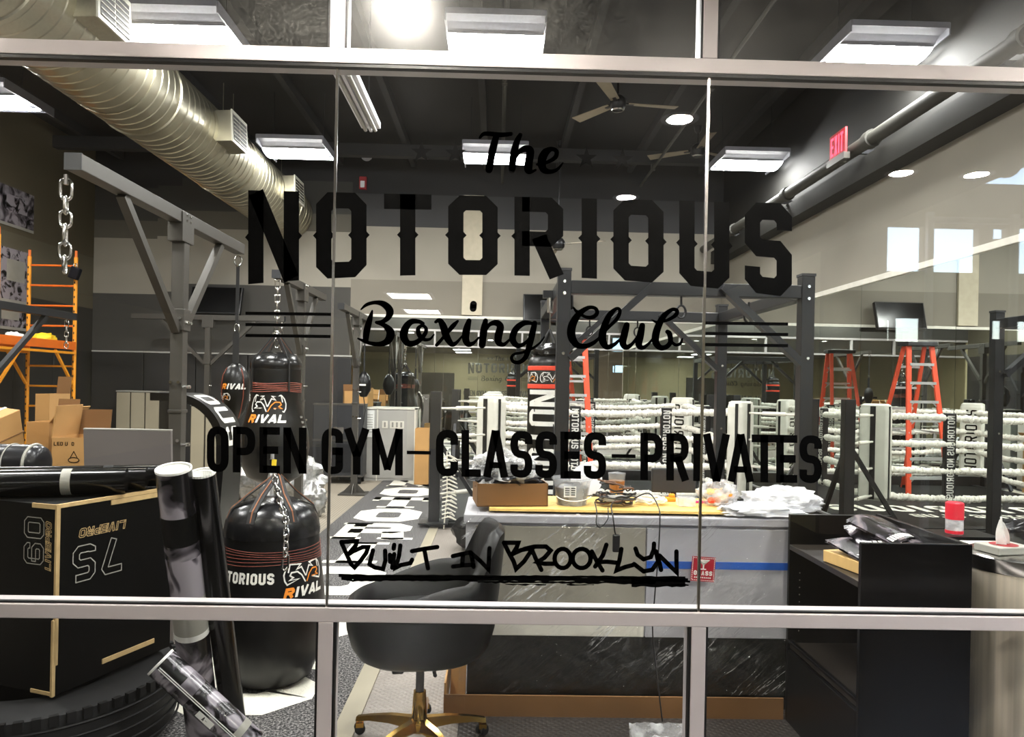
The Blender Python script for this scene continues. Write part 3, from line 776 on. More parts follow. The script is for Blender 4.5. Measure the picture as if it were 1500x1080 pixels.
# ------------------------------------------------------------------ lobby on this side of the glass
lf = struct_root('lobby_floor'); MB().box(-8, 12, -13, YG, -.1, 0).build('tiled_slab', 'lobby_tile', lf)
lcg = struct_root('lobby_ceiling'); MB().box(-8, 3.66, -13, YG, LC, LC+.12).build('ceiling_board', 'lobby_ceiling', lcg)
MB().box(3.66, 12, -3, YG, 7, 7.1).build('ceiling_board', 'lobby_ceiling', lcg)
lw = struct_root('wall_lobby')
MB().box(-8.1, -8, -13, YG, 0, LC).build('painted_wall', 'lobby_cream', lw)
MB().box(-8, 3.76, -13.1, -13, 0, LC).build('painted_wall', 'lobby_cream', lw)
MB().box(3.66, 3.76, -13, -3.1, 0, LC).build('painted_wall', 'lobby_cream', lw)
MB().box(3.66, 3.76, -3, YG, LC+.12, 7).build('fascia', 'facade_taupe', lw)
MB().box(3.81, 12, YG, YG+.1, 0, 7).build('painted_wall', 'facade_taupe', lw)
MB().box(12, 12.1, -3, YG, 0, 7).build('painted_wall', 'facade_taupe', lw)
MB().box(-8, XL, YG, YG+.1, 0, LC).build('painted_wall', 'lobby_cream', lw)
MB().box(-3.9, -2.2, -12.99, -12.9, 0, 2.2).build('door_recess', 'wall_grey', lw)
fac = struct_root('wall_facade', (0, -3, 0))
DV = 2*(YG+.012)+3.0
holes = []
for a, b, c, d in ((1301,1353,330,398),(1366,1433,332,400),(1488,1550,332,402),(1456,1476,333,350),(1301,1308,468,500),(1313,1352,465,501),(1455,1473,469,497),(1489,1545,470,502)):
    p = at(a, c, DV); q = at(b, d, DV); holes.append((p.x, q.x, q.z, p.z))
p = at(1372, 267, DV); holes.append((p.x, 9.5, p.z, 6.2))
def wall_holes(x0, x1, z0, z1, y0, y1, holes, parent, mat):
    xs = sorted({x0, x1}|{h[0] for h in holes}|{h[1] for h in holes}); zs = sorted({z0, z1}|{h[2] for h in holes}|{h[3] for h in holes})
    mb = MB()
    for a, b in zip(xs, xs[1:]):
        for c, d in zip(zs, zs[1:]):
            if not any(h[0]-1e-6 <= a and b <= h[1]+1e-6 and h[2]-1e-6 <= c and d <= h[3]+1e-6 for h in holes): mb.box(a, b, y0, y1, c, d)
    return mb.build('facade_wall', mat, parent, world=True)
wall_holes(3.66, 12, 0, 7, -3.1, -3, holes, fac, 'facade_taupe')
for x in (at(1359, 400, DV).x, at(1483, 400, DV).x):
    MB().box(x-.035, x+.035, -3, -2.94, 0, at(1359, 325, DV).z+.1).build('mullion', 'desk_grey', fac, world=True)
MB().box(at(1359,325,DV).x, 12, -3, -2.94, at(1400,330,DV).z+.02, at(1400,322,DV).z+.02).build('mullion', 'desk_grey', fac, world=True)
for px, py in ((1437,236),(1477,232)):
    c = at(px, py, DV); mb = MB()
    mb.tube([(c.x+.13*math.cos(t*PI/10), -3.02, c.z+.17*math.sin(t*PI/10)) for t in range(20)], .05, 6, closed=True)
    mb.build('sign_letter', 'facade_taupe', fac, world=True)
bld = MB().box(2, 9, -34, -26, 0, 9).box(1.8, 9.2, -34.2, -25.8, 9, 9.4).build('building', 'building_pale')
tag(bld, 'pale green-white building seen through the high lobby windows in the reflection', 'building')
gr = struct_root('street'); MB().box(-40, 60, -80, -3.1, -.3, -.1).build('pavement', 'lobby_tile', gr)
def downlight(x, y, lab, grp):
    t = thing('downlight', lab, 'ceiling light', (x, y, LC), 0, grp)
    MB().lathe([(.075,-.004),(.105,-.006),(.112,-.003),(.112,.0)], 24, cap=False).build('trim_ring', 'lamp_white', t)
    MB().lathe([(.0,-.0035),(.074,-.0035)], 24).build('lamp_disc', 'downlight', t)
for x, y, l_ in ((-.42,2.15,'round lobby downlight glaring at the top edge of the middle upper pane'),(1.05,.885,'round lobby downlight mirrored in the glass right of the ceiling fan'),(2.9,-.06,'round lobby downlight mirrored on the right wall under the exit sign'),
                (3.45,-.05,'round lobby downlight mirrored under the high blue window at the right'),(1.05,-.93,'round lobby downlight mirrored just above the third letter O'),(-.26,-1.07,'round lobby downlight mirrored just above the second letter O'),
                (-2.7,1.95,None),(2.7,1.95,None),(-5.2,1.9,None)):  # the unlabelled lamps are unseen, added to light the transom evenly
    downlight(x, y, l_ or 'unseen downlight added to light the storefront frame evenly', 'lobby downlights')
for x, y, l_ in ((-1.6,-8.1,'square lobby troffer mirrored above the word Boxing, the larger one'),(-1.65,-10.9,'square lobby troffer mirrored above the word Boxing, the smaller lower one')):
    t = thing('troffer_light', l_, 'ceiling light', (x, y, LC), 0, 'lobby troffers')
    MB().box(-.42,.42,-.42,.42,-.02,0).build('frame', 'lamp_white', t); MB().box(-.36,.36,-.36,.36,-.028,-.02).build('diffuser', 'troffer', t)

# ================================================================== GYM CEILING
def bay_light(x, y, z, lab, w=.82):
    t = thing('high_bay_light', lab, 'ceiling light', (x, y, z), 0, 'gym ceiling lights'); h = w/2
    prof = [(-.43,.07),(-.30,.055),(-.21,.02),(-.20,0)]
    mb = MB()
    for s in (-1, 1):
        for a, b in zip(prof, prof[1:]):
            mb.add([(-h,a[0]*s,a[1]),(h,a[0]*s,a[1]),(h,b[0]*s,b[1]),(-h,b[0]*s,b[1])], [(0,1,2,3)])
    mb.box(-h-.012,-h,-.43,.43,0,.1); mb.box(h,h+.012,-.43,.43,0,.1); mb.box(-h,h,-.43,.43,.09,.1)
    mb.box(-h,h,-.44,-.43,.05,.1); mb.box(-h,h,.43,.44,.05,.1)
    mb.build('housing', 'lamp_wing', t)
    m2 = MB(); k = 8
    for i in range(k):
        a0 = PI*i/k; a1 = PI*(i+1)/k
        m2.add([(-h,-.2*math.cos(a0),-.045*math.sin(a0)),(h,-.2*math.cos(a0),-.045*math.sin(a0)),(h,-.2*math.cos(a1),-.045*math.sin(a1)),(-h,-.2*math.cos(a1),-.045*math.sin(a1))], [(3,2,1,0)])
    m2.build('lens', 'lens', t)
    for sx in (-1, 1):
        MB().tube([(sx*h*.8,0,.1),(sx*h*.8,0,HC-z)], .004, 5).build('hanger', 'steel_dark', t)
    return t
for x, y, lab in ((-2.76,6.5,'white high bay light left above the duct side, near row'),(-.07,6.5,'white high bay light in the middle of the near row'),(3.3,6.5,'white high bay light beside the right wall, near row'),
                  (-2.67,9.75,'white high bay light between the duct and the glass joint, far row'),(-.08,9.75,'white high bay light behind the word The, far row'),(3.26,9.75,'white high bay light beside the exit sign, far row')):
    bay_light(x, y, 4.6, lab)
for x, y in ((-2.7,3.25),(0,3.25),(3.2,3.25),(-5.6,5.0),(-5.6,8.2)):
    bay_light(x, y, 4.6, 'white high bay light above the top of the view near the storefront or left wall')

duct = thing('air_duct', 'round galvanized spiral air duct running along the ceiling at left', 'duct', (-3.57, 2.9, 4.41))
prof = []; y = 0.0; R = .42; k = 0
while y < 9.55:
    if k % 17 == 16: prof += [(R,y),(R+.016,y+.006),(R+.016,y+.05),(R,y+.056)]; y += .062
    else: prof += [(R,y),(R+.007,y+.008),(R+.007,y+.016),(R,y+.024)]; y += .135
    k += 1
Mx = Matrix.Rotation(-PI/2, 4, 'X')
Mx2 = Matrix(((1,0,0,0),(0,0,1,0),(0,-1,0,0),(0,0,0,1)))
MB().lathe([(0.0,0)]+prof+[(R,9.55),(0.0,9.56)], 40, M=Mx2).build('duct_body', 'duct_metal', duct, smooth=40)
for yy in (2.84, 5.6, 8.15):
    for sx in (1, -1):
        # saddle box that reaches out from the duct, with a louvred register on its face
        ang = .05 if sx > 0 else -.62
        Mr = Matrix.Translation((0, yy, 0)) @ Matrix.Rotation(-ang if sx > 0 else PI+ang*-1, 4, 'Y')
        MB().box(.30,.56,-.24,.24,-.17,.17, M=Mr).build('register_box', 'duct_metal', duct)
        f = MB().box(.56,.575,-.25,.25,-.18,.18, M=Mr).build('register', 'vent_white', duct)
        MB().box(.572,.578,-.215,-.012,-.145,.145, M=Mr).box(.572,.578,.012,.215,-.145,.145, M=Mr).build('grille_opening', 'vent_dark', f)
        for i in range(7):
            MB().box(.576,.584,-.215,.215,-.135+i*.045-.004,-.135+i*.045+.004, M=Mr).build('louvre', 'vent_white', f)
    for dy in (-1.2, 1.0):
        MB().tube([(R*math.cos(a), yy+dy, R*math.sin(a)) for a in [PI*2*i/28 for i in range(28)]], .012, 5, closed=True).tube([(0,yy+dy,R),(0,yy+dy,HC-4.41)], .006, 5).build('hanger_band', 'duct_metal', duct)

def fan(x, y, z, a0, lab, r=.74):
    t = thing('ceiling_fan', lab, 'fan', (x, y, z), a0, 'ceiling fans')
    MB().lathe([(.0,-.075),(.07,-.07),(.095,-.045),(.1,.0),(.1,.045),(.07,.085),(.03,.11),(.0,.11)], 24).build('motor_housing', 'fan_metal', t, smooth=40)
    MB().lathe([(.06,-.085),(.085,-.075)], 20, cap=False).tube([(.07*math.cos(i*PI/8), .07*math.sin(i*PI/8), -.078) for i in range(16)], .006, 5, closed=True).build('bottom_ring', 'chrome', t)
    MB().tube([(0,0,.1),(0,0,HC-z)], .014, 8).lathe([(.0,HC-z-.001),(.06,HC-z-.001),(.05,HC-z-.07),(.016,HC-z-.1)][::-1], 16).build('downrod', 'fan_metal', t)
    for k in range(3):
        m = rotz(k*2*PI/3)
        b = MB(); n = 8; up = []; 
        for i in range(n+1):
            q = i/n; xx = .13+(r-.13)*q; hw = .05+.022*q; tw = .10
            up += [(xx,-hw,-hw*tw*1.6),(xx,hw,hw*tw*1.6),(xx,hw,hw*tw*1.6+.008),(xx,-hw,-hw*tw*1.6+.008)]
        fs = []
        for i in range(n):
            for j in range(4): fs.append((i*4+j, i*4+(j+1) % 4, (i+1)*4+(j+1) % 4, (i+1)*4+j))
        fs += [(3,2,1,0), (n*4,n*4+1,n*4+2,n*4+3)]
        bl = b.add(up, fs, M=m).build('blade', 'fan_blade', t)
        MB().box(.08,.2,-.022,.022,-.004,.012, M=m).build('blade_iron', 'fan_metal', bl)
    return t
p = at(905,152,8.9); fan(p.x, 8.9, p.z, .12, 'three-bladed ceiling fan nearest the glass, above the second star pair')
p = at(818,358,11.4); fan(p.x, 11.4, p.z, 1.65, 'three-bladed ceiling fan on a long rod behind the letters R and I')
p = at(1060,150,9.4); fan(p.x, 10.6, 5.05, .5, 'three-bladed ceiling fan partly hidden by the right glass joint')

t = thing('strip_light', 'unlit fluorescent strip light hung from the dark ceiling left of the first star', 'ceiling light', (at(531,150,6.5).x, 6.3, at(531,150,6.3).z))
MB().box(-.09,.09,-.65,.65,0,.06).build('housing', 'lamp_white', t, bevel=.005)
for s in (-1,1): MB().tube([(s*.045,-.62,-.022),(s*.045,.62,-.022)], .018, 8).build('tube', 'grey_panel', t)
MB().box(-.012,.012,-.65,.65,-.03,0).build('reflector', 'lamp_white', t)
for s in (-1,1): MB().tube([(0,s*.5,.06),(0,s*.5,HC-t.location.z)], .004, 5).build('hanger', 'steel_dark', t)

c1 = thing('conduit', 'thin grey conduit pipe crossing the dark ceiling toward the back', 'pipe', (.02, 2.8, 5.01))
MB().tube([(0,0,0),(0,9.6,0)], .025, 8).build('pipe_run', 'pipe_grey', c1)
for i in range(3): MB().box(-.03,.03,2.33+i*3.1,2.41+i*3.1,-.03,.068).build('clamp', 'pipe_grey', c1)
c2 = thing('conduit', 'thin grey conduit running to the back beside the exit sign side of the ceiling', 'pipe', (2.35, 2.8, 5.01))
MB().tube([(0,0,0),(0,9.6,0)], .02, 8).build('pipe_run', 'pipe_grey', c2)
for i in range(3): MB().box(-.03,.03,2.33+i*3.1,2.41+i*3.1,-.03,.068).build('clamp', 'pipe_grey', c2)
pp = thing('sprinkler_pipe', 'dark grey pipe running along the right wall under the ceiling', 'pipe', (3.46, 2.8, 3.98))
MB().tube([(0,0,0),(0,9.65,0)], .065, 14).build('pipe_run', 'pipe_grey', pp, smooth=40)
for i in range(4):
    MB().tube([(0,2.0+i*2.0,0),(0,2.09+i*2.0,0)], .085, 14).build('coupling', 'pipe_grey', pp, smooth=40)
    MB().box(0,.3,2.4+i*2.0,2.44+i*2.0,-.02,.02).build('bracket', 'steel_dark', pp)

t = thing('exit_sign', 'red lit exit sign on a grey bracket by the right wall pipe', 'sign', (3.36, 7.3, at(1263,213,7.3).z))
MB().box(-.012,.012,-.17,.17,-.125,.125).build('sign_panel', 'red_sign', t, bevel=.003)
MB().box(-.03,.03,-.19,.19,-.19,-.125).box(.0,.06,-.05,.05,-.19,.1).build('bracket', 'steel_grey', t)
for sx in (-1,):
    mb = MB(); L_ = word_len('EXIT', .19, .34, .09)
    word(mb, 'EXIT', -L_/2, -.095, .19, lambda a,b,d: Vector((-.0135, -a, b)), .34, .14, .09); mb.build('lettering', 'exit_red', t)
t = thing('smoke_detector', 'small white round smoke detector on the dark back wall', 'smoke detector', tuple(at(537,227,YB-.02)))
MB().lathe([(.1,0),(.1,-.03),(.07,-.05),(0,-.055)], 18, M=Matrix.Rotation(PI/2*-1, 4, 'X').inverted()).build('body', 'lamp_white', t, smooth=30)
t = thing('alarm_bell', 'red round alarm bell beside the first star', 'alarm', tuple(at(629,226,YB-.05)))
MB().lathe([(.08,.05),(.085,.0),(.07,-.04),(.02,-.055),(0,-.055)], 18, M=Matrix.Rotation(PI/2, 4, 'X')).build('gong', 'red_sign', t, smooth=30)
t = thing('fire_strobe', 'red fire strobe with white lens left of the letter T', 'alarm', tuple(at(532,270,YB-.02)))
MB().box(-.06,.06,-.05,.02,-.09,.12).build('body', 'red_sign', t, bevel=.008); MB().box(-.035,.035,-.075,-.05,-.07,.04).build('lens', 'lamp_white', t, bevel=.006)

def tv(px, py, Y, lab):
    p = at(px, py, Y); t = thing('wall_tv', lab, 'screen', (p.x, YB-.02, p.z), 0, 'screens on the back wall')
    m = Matrix.Translation((0,-.22,0)) @ Matrix.Rotation(-.28, 4, 'X')
    MB().box(-.42,.42,-.03,.05,-.24,.24, M=m).build('case', 'black_plastic', t, bevel=.012); MB().box(-.4,.4,-.033,-.03,-.22,.22, M=m).build('display', 'screen', t)
    MB().box(-.09,.09,-.2,.0,-.06,.06).build('wall_bracket', 'steel_dark', t)
tv(318,441,YB-.2,'black tilted television on the dark back wall, left of the hanging bag'); tv(803,452,YB-.2,'black tilted television on the back wall behind the central rig')

# ================================================================== BAG RACKS
TB = .082
def bag_rack(x, yc, zt, ya, yb, lab, matn='steel_grey', rz=0, base=True, grp='steel T-shaped bag racks'):
    """column with one long beam along local y and two braces"""
    t = thing('bag_rack', lab, 'bag rack', (x, yc, 0), rz, grp); h = TB/2
    col = MB().box(-h,h,-h,h,.01,zt-TB).build('column', matn, t, bevel=.004)
    MB().box(-h-.012,h+.012,-h-.012,h+.012,zt-.78,zt-.64).box(-h-.006,h+.006,-h-.006,h+.006,zt-1.32,zt-1.3).build('sleeve', matn, col, bevel=.003)
    b = MB().box(-h,h,ya,yb,zt-TB,zt).build('beam', matn, t, bevel=.004)
    MB().box(-h-.002,h+.002,ya-.004,ya,zt-TB-.001,zt+.001).build('end_cap', 'dark_plastic', b)
    MB().box(-h-.008,h+.008,-.09,.09,zt-TB-.12,zt-.01).build('gusset', matn, t, bevel=.002)
    for e in (ya*.62, yb*.62):
        MB().bar((0, 0+math.copysign(h,e), zt-.78), (0, e, zt-TB), .05, .05, (1,0,0)).build('brace', matn, t)
    for zz in (zt-.7, zt-1.12, zt-1.5):
        for dy in (-.026,.026):
            MB().tube([(dy,-h-.02,zz),(dy,-h+.002,zz)], .011, 8).build('bolt', 'chrome', t)
            MB().tube([(h-.002,dy,zz-.03),(h+.03,dy,zz-.03)], .011, 8).build('bolt', 'chrome', t)
    for dz in (.0,.035):
        for dy in (-.03,.03): MB().tube([(h-.002,dy,zt-.025-dz),(h+.014,dy,zt-.025-dz)], .009, 8).build('bolt', 'chrome', t)
    if base:
        f = MB().box(-.19,.19,-.19,.19,.012,.024).build('foot_plate', matn, t)
        for a in range(4):
            m = rotz(a*PI/2); MB().add([(h,-.004,.02),(.17,-.004,.02),(h,-.004,.16),(h,.004,.02),(.17,.004,.02),(h,.004,.16)], [(0,1,2),(5,4,3),(0,3,4,1),(1,4,5,2),(2,5,3,0)], M=m).build('foot_gusset', matn, f)
    return t
ZT = 2.70
R1 = bag_rack(-2.10, 4.9, ZT, -1.24, 1.1, 'large grey steel bag rack nearest the glass, bare chain at its near end', base=True)
R3 = bag_rack(-2.2, 8.3, ZT, -.98, 1.0, 'grey steel bag rack holding the big RIVAL bag, second from the glass')
R4 = bag_rack(-2.02, 10.6, 2.62, -1.1, 1.0, 'grey steel bag rack near the back wall beside the carpet lettering')
R2 = bag_rack(at(305,500,11.8).x, 11.8, 2.63, -1.2, 1.2, 'grey steel bag rack standing crosswise before the dark back wall', rz=PI/2)
R5 = bag_rack(-5.06, 7.45, 2.36, -.9, 1.45, 'dark steel bag rack at the left edge before the orange scaffold', 'steel_dark')

def hang_chain(name, x, y, z, length, lab, ll=.09, lw=.045, wr=.008, grp=None, n=6):
    t = thing(name, lab, 'chain', (x, y, z), 0, grp)
    zz = 0; i = 0
    MB().tube([(0,0,.02),(0,0,-.03)], .012, 8).build('eye_bolt', 'chrome', t)
    sizes = []
    while zz > -length:
        a = ll*(1.0 if i % 3 else 1.25); Mx = Matrix.Translation((0,0,zz-a/2)) @ rotz((PI/2 if i % 2 else 0)+.3)
        MB().tube(link_pts(a, lw), wr, n, closed=True, M=Mx).build('chain_link', 'chrome', t, smooth=60); zz -= a-2.2*wr; i += 1
    return t
p = at(97,262,3.72); hang_chain('hanging_chain', p.x, 3.72, p.z, .40, 'bright chain hanging empty from the near end of the large rack', .085, .05, .0075)
p = at(72,468,8.75); hang_chain('hanging_chain', -5.06, 8.75, 2.27, .30, 'bright chain on the dark rack before the scaffold', .07, .04, .006)
p = at(395,402,7.36); c = hang_chain('hanging_chain', -2.2, 7.38, 2.62, .62, 'chain carrying the big RIVAL bag', .085, .045, .008)
p = at(413,480,11.8); hang_chain('hanging_chain', at(413,480,11.8).x, 11.8, 2.54, .5, 'chain hanging from the crosswise rack beside the big bag', .07, .04, .006)
t = thing('padlock', 'dark green padlock-like tool hung on the scaffold post', 'tool', (-5.87, 10.33, at(111,398,10.4).z)); 
MB().tube([(-.02,0,.05),(-.02,0,.1),(.02,0,.1),(.02,0,.05)], .008, 6).build('shackle', 'chrome', t); MB().cbox((0.01,0,-.03),(.13,.08,.17), M=Matrix.Rotation(.35,4,'Y')).build('body', 'navy', t, bevel=.015)

# ------------------------------------------------------------------ bags
def wrap(rf, z0, ph0, off=.002):
    """paper coordinates -> bag surface facing the camera side"""
    def fm(a, b, d):
        r = rf(z0+b)+off+d; ph = ph0+a/rf(z0); return Vector((r*math.sin(ph), -r*math.cos(ph), z0+b))
    return fm
def interp(prof):
    P = sorted((z, r) for r, z in prof)
    def f(z):
        for (z0, r0), (z1, r1) in zip(P, P[1:]):
            if z0 <= z <= z1 and z1 > z0: return r0+(r1-r0)*(z-z0)/(z1-z0)
        return P[0][1] if z < P[0][0] else P[-1][1]
    return f
# big wide bag on rack 3
zc = 1.86
B2 = thing('heavy_bag', 'wide black leather heavy bag with orange bands, hanging on the second rack', 'punching bag', (-2.2, 7.38, 0))
prof = [(0,.58),(.16,.6),(.26,.66),(.315,.78),(.335,.94),(.32,1.1),(.28,1.25),(.245,1.4),(.243,1.55),(.245,1.7),(.235,1.80),(.2,1.86),(.1,1.885),(0,1.89)]
MB().lathe(prof, 36).build('body', 'bag_leather', B2, smooth=50)
rf = interp([(.36 if False else r, z) for r, z in prof[1:-2]])
MB().lathe([(.243,1.715),(.25,1.74),(.245,1.79),(.215,1.845),(.13,1.885)], 36, cap=False).build('shoulder', 'bag_shine', B2, smooth=50)
mb = MB()
for k in range(6):
    z = 1.50+k*.016; mb.tube([( (rf(z)+.002)*math.sin(a), -(rf(z)+.002)*math.cos(a), z+.006*math.sin(3*a+k)) for a in [2*PI*i/36 for i in range(36)]], .005, 5, closed=True)
mb.build('orange_band', 'band_orange', B2)
mb = MB(); logo(mb, 0, 1.24-1.24, .27, wrap(rf, 1.2, -.0), 0, 1); mb.build('logo', ['print_white','print_orange'], B2)
mb = MB(); word(mb, 'OUS', -.34, 0, .07, wrap(rf, 1.4, -.2), curved=True); mb.build('lettering', 'print_white', B2)
for k in range(4):
    a = PI/4+k*PI/2
    MB().bar((.225*math.sin(a),-.225*math.cos(a),1.8), (.03*math.sin(a),-.03*math.cos(a),2.04), .045, .006, (math.cos(a),math.sin(a),0)).bar((.248*math.sin(a),-.248*math.cos(a),1.5), (.235*math.sin(a),-.235*math.cos(a),1.81), .045, .008, (math.cos(a),math.sin(a),0)).build('strap', 'strap', B2)
    MB().bar((.228*math.sin(a),-.228*math.cos(a),1.803), (.034*math.sin(a),-.034*math.cos(a),2.043), .006, .006).build('strap_seam', 'strap_seam', B2)
MB().tube([(.04*math.cos(i*PI/8),.0,2.06+.035*math.sin(i*PI/8)) for i in range(16)], .008, 6, closed=True).build('ring', 'chrome', B2)
mb = MB()
for k in range(8): mb.cbox((rf(1.25-k*.05)*math.sin(1.35), -rf(1.25-k*.05)*math.cos(1.35), 1.25-k*.05), (.02,.03,.02))
mb.build('laces', 'print_grey', B2)
# small double-end bag on rack 1's far end
D = thing('double_end_bag', 'small black pear-shaped bag with maker lettering on a long strap', 'punching bag', (-2.1, 5.97, 0))
pr = [(0,1.27),(.04,1.29),(.075,1.36),(.105,1.46),(.112,1.56),(.10,1.64),(.07,1.70),(.03,1.735),(0,1.74)]
MB().lathe(pr, 24).build('body', 'bag_leather', D, smooth=50); rf1 = interp(pr)
for s in (-1,1):
    mb = MB(); mb.tube([((rf1(z)+.001)*math.sin(s*.9), -(rf1(z)+.001)*math.cos(s*.9), z) for z in [1.3+.02*i for i in range(21)]], .004, 5); mb.build('seam', 'band_orange', D)
mb = MB(); L_ = word_len('RIVAL',.045,.9,.1); word(mb, 'RIVAL', -L_/2, 0, .045, wrap(rf1, 1.53, .15), .9, .28, .1, [1,0,0,0,0], slant=.3, curved=True); mb.build('lettering', ['print_white','print_orange'], D)
mb = MB(); emblem(mb, 0, 0, .06, wrap(rf1, 1.44, -.75)); mb.build('logo', ['print_white','print_orange'], D)
MB().bar((0,0,1.72),(0,0,2.0), .03, .012, (0,1,0)).bar((0,-.012,1.72),(0,-.012,1.98), .05, .006, (0,1,0)).build('strap', 'strap', D)
MB().tube([(.02*math.cos(i*PI/6),0,2.02+.035*math.sin(i*PI/6)) for i in range(12)], .005, 6, closed=True).build('hook', 'chrome', D)
MB().bar((0,0,2.05),(0,0,2.52), .026, .006, (0,1,0)).build('hanger_strap', 'strap', D)
MB().tube([(.03*math.cos(i*PI/6),0,2.56+.04*math.sin(i*PI/6)) for i in range(12)], .006, 6, closed=True).build('eye_ring', 'chrome', D)
MB().bar((0,0,1.29),(0,0,.02), .022, .006, (0,1,0)).build('floor_strap', 'strap', D)
# curved black pad bent over beside the first rack
U = thing('curved_body_pad', 'thick black curved pad with white lettering, arched beside the large rack', 'training pad', (at(268,650,5.5).x, 5.5, 0))
path = [(.0,1.52)]; Rr = .37; zc = 1.13
arc = [(Rr*math.sin(a), zc+Rr*math.cos(a)) for a in [i*PI/2/12 for i in range(13)]]+[(Rr, zc-.15), (Rr-.02, zc-.45), (Rr-.07, .02)]
arc = [(-.16, zc+Rr+.0)]+arc
mb = MB(); n = len(arc); vs = []
for i, (a, z) in enumerate(arc):
    q0 = Vector(arc[max(i-1,0)]); q1 = Vector(arc[min(i+1,n-1)]); d = (q1-q0).normalized(); nn = Vector((-d.y, d.x))
    th = .055
    vs += [(a,-.19,z),(a,.19,z),(a+nn.x*-th,.19,z+nn.y*-th),(a+nn.x*-th,-.19,z+nn.y*-th)]
fs = []
for i in range(n-1):
    for j in range(4): fs.append((i*4+j,(i+1)*4+j,(i+1)*4+(j+1) % 4,i*4+(j+1) % 4))
fs += [(0,1,2,3),((n-1)*4+3,(n-1)*4+2,(n-1)*4+1,(n-1)*4)]
mb.add(vs, fs).build('pad', 'bag_leather', U, smooth=40)
ln_ = [0.0]
for q0, q1 in zip(arc, arc[1:]): ln_.append(ln_[-1]+(Vector(q1)-Vector(q0)).length)
def padmap(a, b, d):
    s = max(0, min(ln_[-1]-1e-4, a))
    for i in range(n-1):
        if ln_[i] <= s <= ln_[i+1]:
            q = (s-ln_[i])/(ln_[i+1]-ln_[i]); x = arc[i][0]+(arc[i+1][0]-arc[i][0])*q; z = arc[i][1]+(arc[i+1][1]-arc[i][1])*q
            dd = (Vector(arc[i+1])-Vector(arc[i])).normalized(); return Vector((x-dd.y*.003, -.165+b, z+dd.x*.003))
mb = MB(); word(mb, 'OUS', .27, .04, .25, lambda a,b,d: padmap(a, b, d), .56, .155, .12, curved=True); mb.build('lettering', 'print_white', U)
# floor bag
F = thing('floor_heavy_bag', 'large black heavy bag standing on the lettered carpet, straps and chain on top', 'punching bag', (-1.185, 3.97, .015), 0)
prof = [(0,0),(.17,0),(.215,.03),(.255,.12),(.278,.26),(.283,.36),(.275,.47),(.262,.58),(.248,.70),(.243,.78),(.232,.85),(.2,.905),(.12,.945),(0,.955)]
MB().lathe(prof, 40).build('body', 'bag_leather', F, smooth=50); rf3 = interp(prof[2:-2])
MB().lathe([(.247,.775),(.248,.80),(.238,.855),(.205,.915),(.12,.955),(.0,.965)], 40).build('top_panel', 'bag_shine', F, smooth=50)
mb = MB()
for k in range(6):
    z = .655+k*.014; mb.tube([((rf3(z)+.002)*math.sin(a), -(rf3(z)+.002)*math.cos(a), z+.005*math.sin(2*a+k*.8)) for a in [2*PI*i/40 for i in range(40)]], .0016, 5, closed=True)
mb.build('band_stitching', 'band_orange', F)
mb = MB(); L_ = word_len('NOTORIOUS', .055, .62, .13); word(mb, 'NOTORIOUS', -L_/2-.02, 0, .055, wrap(rf3, .565, -.24), .62, .22, .13, curved=True); mb.build('lettering', 'print_white', F)
mb = MB(); logo(mb, 0, 0, .17, wrap(rf3, .49, .98), 0, 1); mb.build('logo', ['print_white','print_orange'], F)
for k, a in enumerate((-1.1,-.2,.75,2.0,3.2)):
    s_, c_ = math.sin(a), -math.cos(a)
    pts = [(.232*s_,.232*c_,.86),(.21*s_,.21*c_,.915),(.12*s_,.12*c_,.99),(.02+.02*s_,.02*c_,1.08)]
    mb = MB()
    for q0, q1 in zip(pts, pts[1:]): mb.bar(q0, q1, .042, .006, (s_,c_,.4))
    st = mb.build('strap', 'strap', F)
    mb = MB()
    for q0, q1 in zip(pts, pts[1:]): mb.bar((q0[0],q0[1],q0[2]+.006), (q1[0],q1[1],q1[2]+.006), .006, .004, (s_,c_,.4))
    mb.build('strap_seam', 'strap_seam', st)
ch = thing('bag_chain', 'bright chain with a hook draped over the floor bag', 'chain', (-1.13, 3.72, .98))
mb = MB(); chain_path(mb, [(.0,.06,.16),(.03,.02,.08),(.08,-.06,.0),(.12,-.12,-.06),(.125,-.135,-.12),(.125,-.14,-.2)], .042, .026, .0045); mb.build('links', 'chrome', ch, smooth=60)
MB().tube([(.125,-.142,-.2),(.14,-.142,-.22),(.14,-.142,-.28),(.125,-.142,-.295),(.11,-.142,-.28),(.112,-.142,-.24)], .005, 6).build('hook', 'chrome', ch)
MB().tube([(.0,.06,.16),(.002,.065,.22)], .012, 6).build('yellow_tag', 'yellow', ch)

# ================================================================== BOXING RING (corners at the floor)
RX0, RX1, RY0, RY1 = -.68, 3.58, 8.3, 12.25
ring = thing('boxing_ring', 'floor-level boxing ring with four white roped sides and white corner pads', 'boxing ring', ((RX0+RX1)/2, (RY0+RY1)/2, 0))
MB().box(RX0-.05, RX1+.08, RY0-.05, RY1+.1, .0, .05).build('canvas_base', 'rubber', ring, world=True)
cv = MB().box(RX0+.02, RX1+.0, RY0+.05, RY1, .05, .062).build('canvas', 'rubber', ring, world=True)
mb = MB(); L_ = word_len('NOTORIOUS', .5, .62, .16); word(mb, 'NOTORIOUS', 1.5-L_/2, 0, .5, lambda a,b,d: Vector((a, 9.5+b, .0635)))
L_ = word_len('BOXING CLUB', .22, .62, .2); word(mb, 'BOXING CLUB', 1.5-L_/2, 0, .22, lambda a,b,d: Vector((a, 9.1+b, .0635)))
mb.build('canvas_lettering', 'turf_white', cv, world=True)
CN = {'fl': (RX0, RY0, 1, 1), 'fr': (RX1, RY0, -1, 1), 'bl': (RX0, RY1, 1, -1), 'br': (RX1, RY1, -1, -1)}
PADC = {}
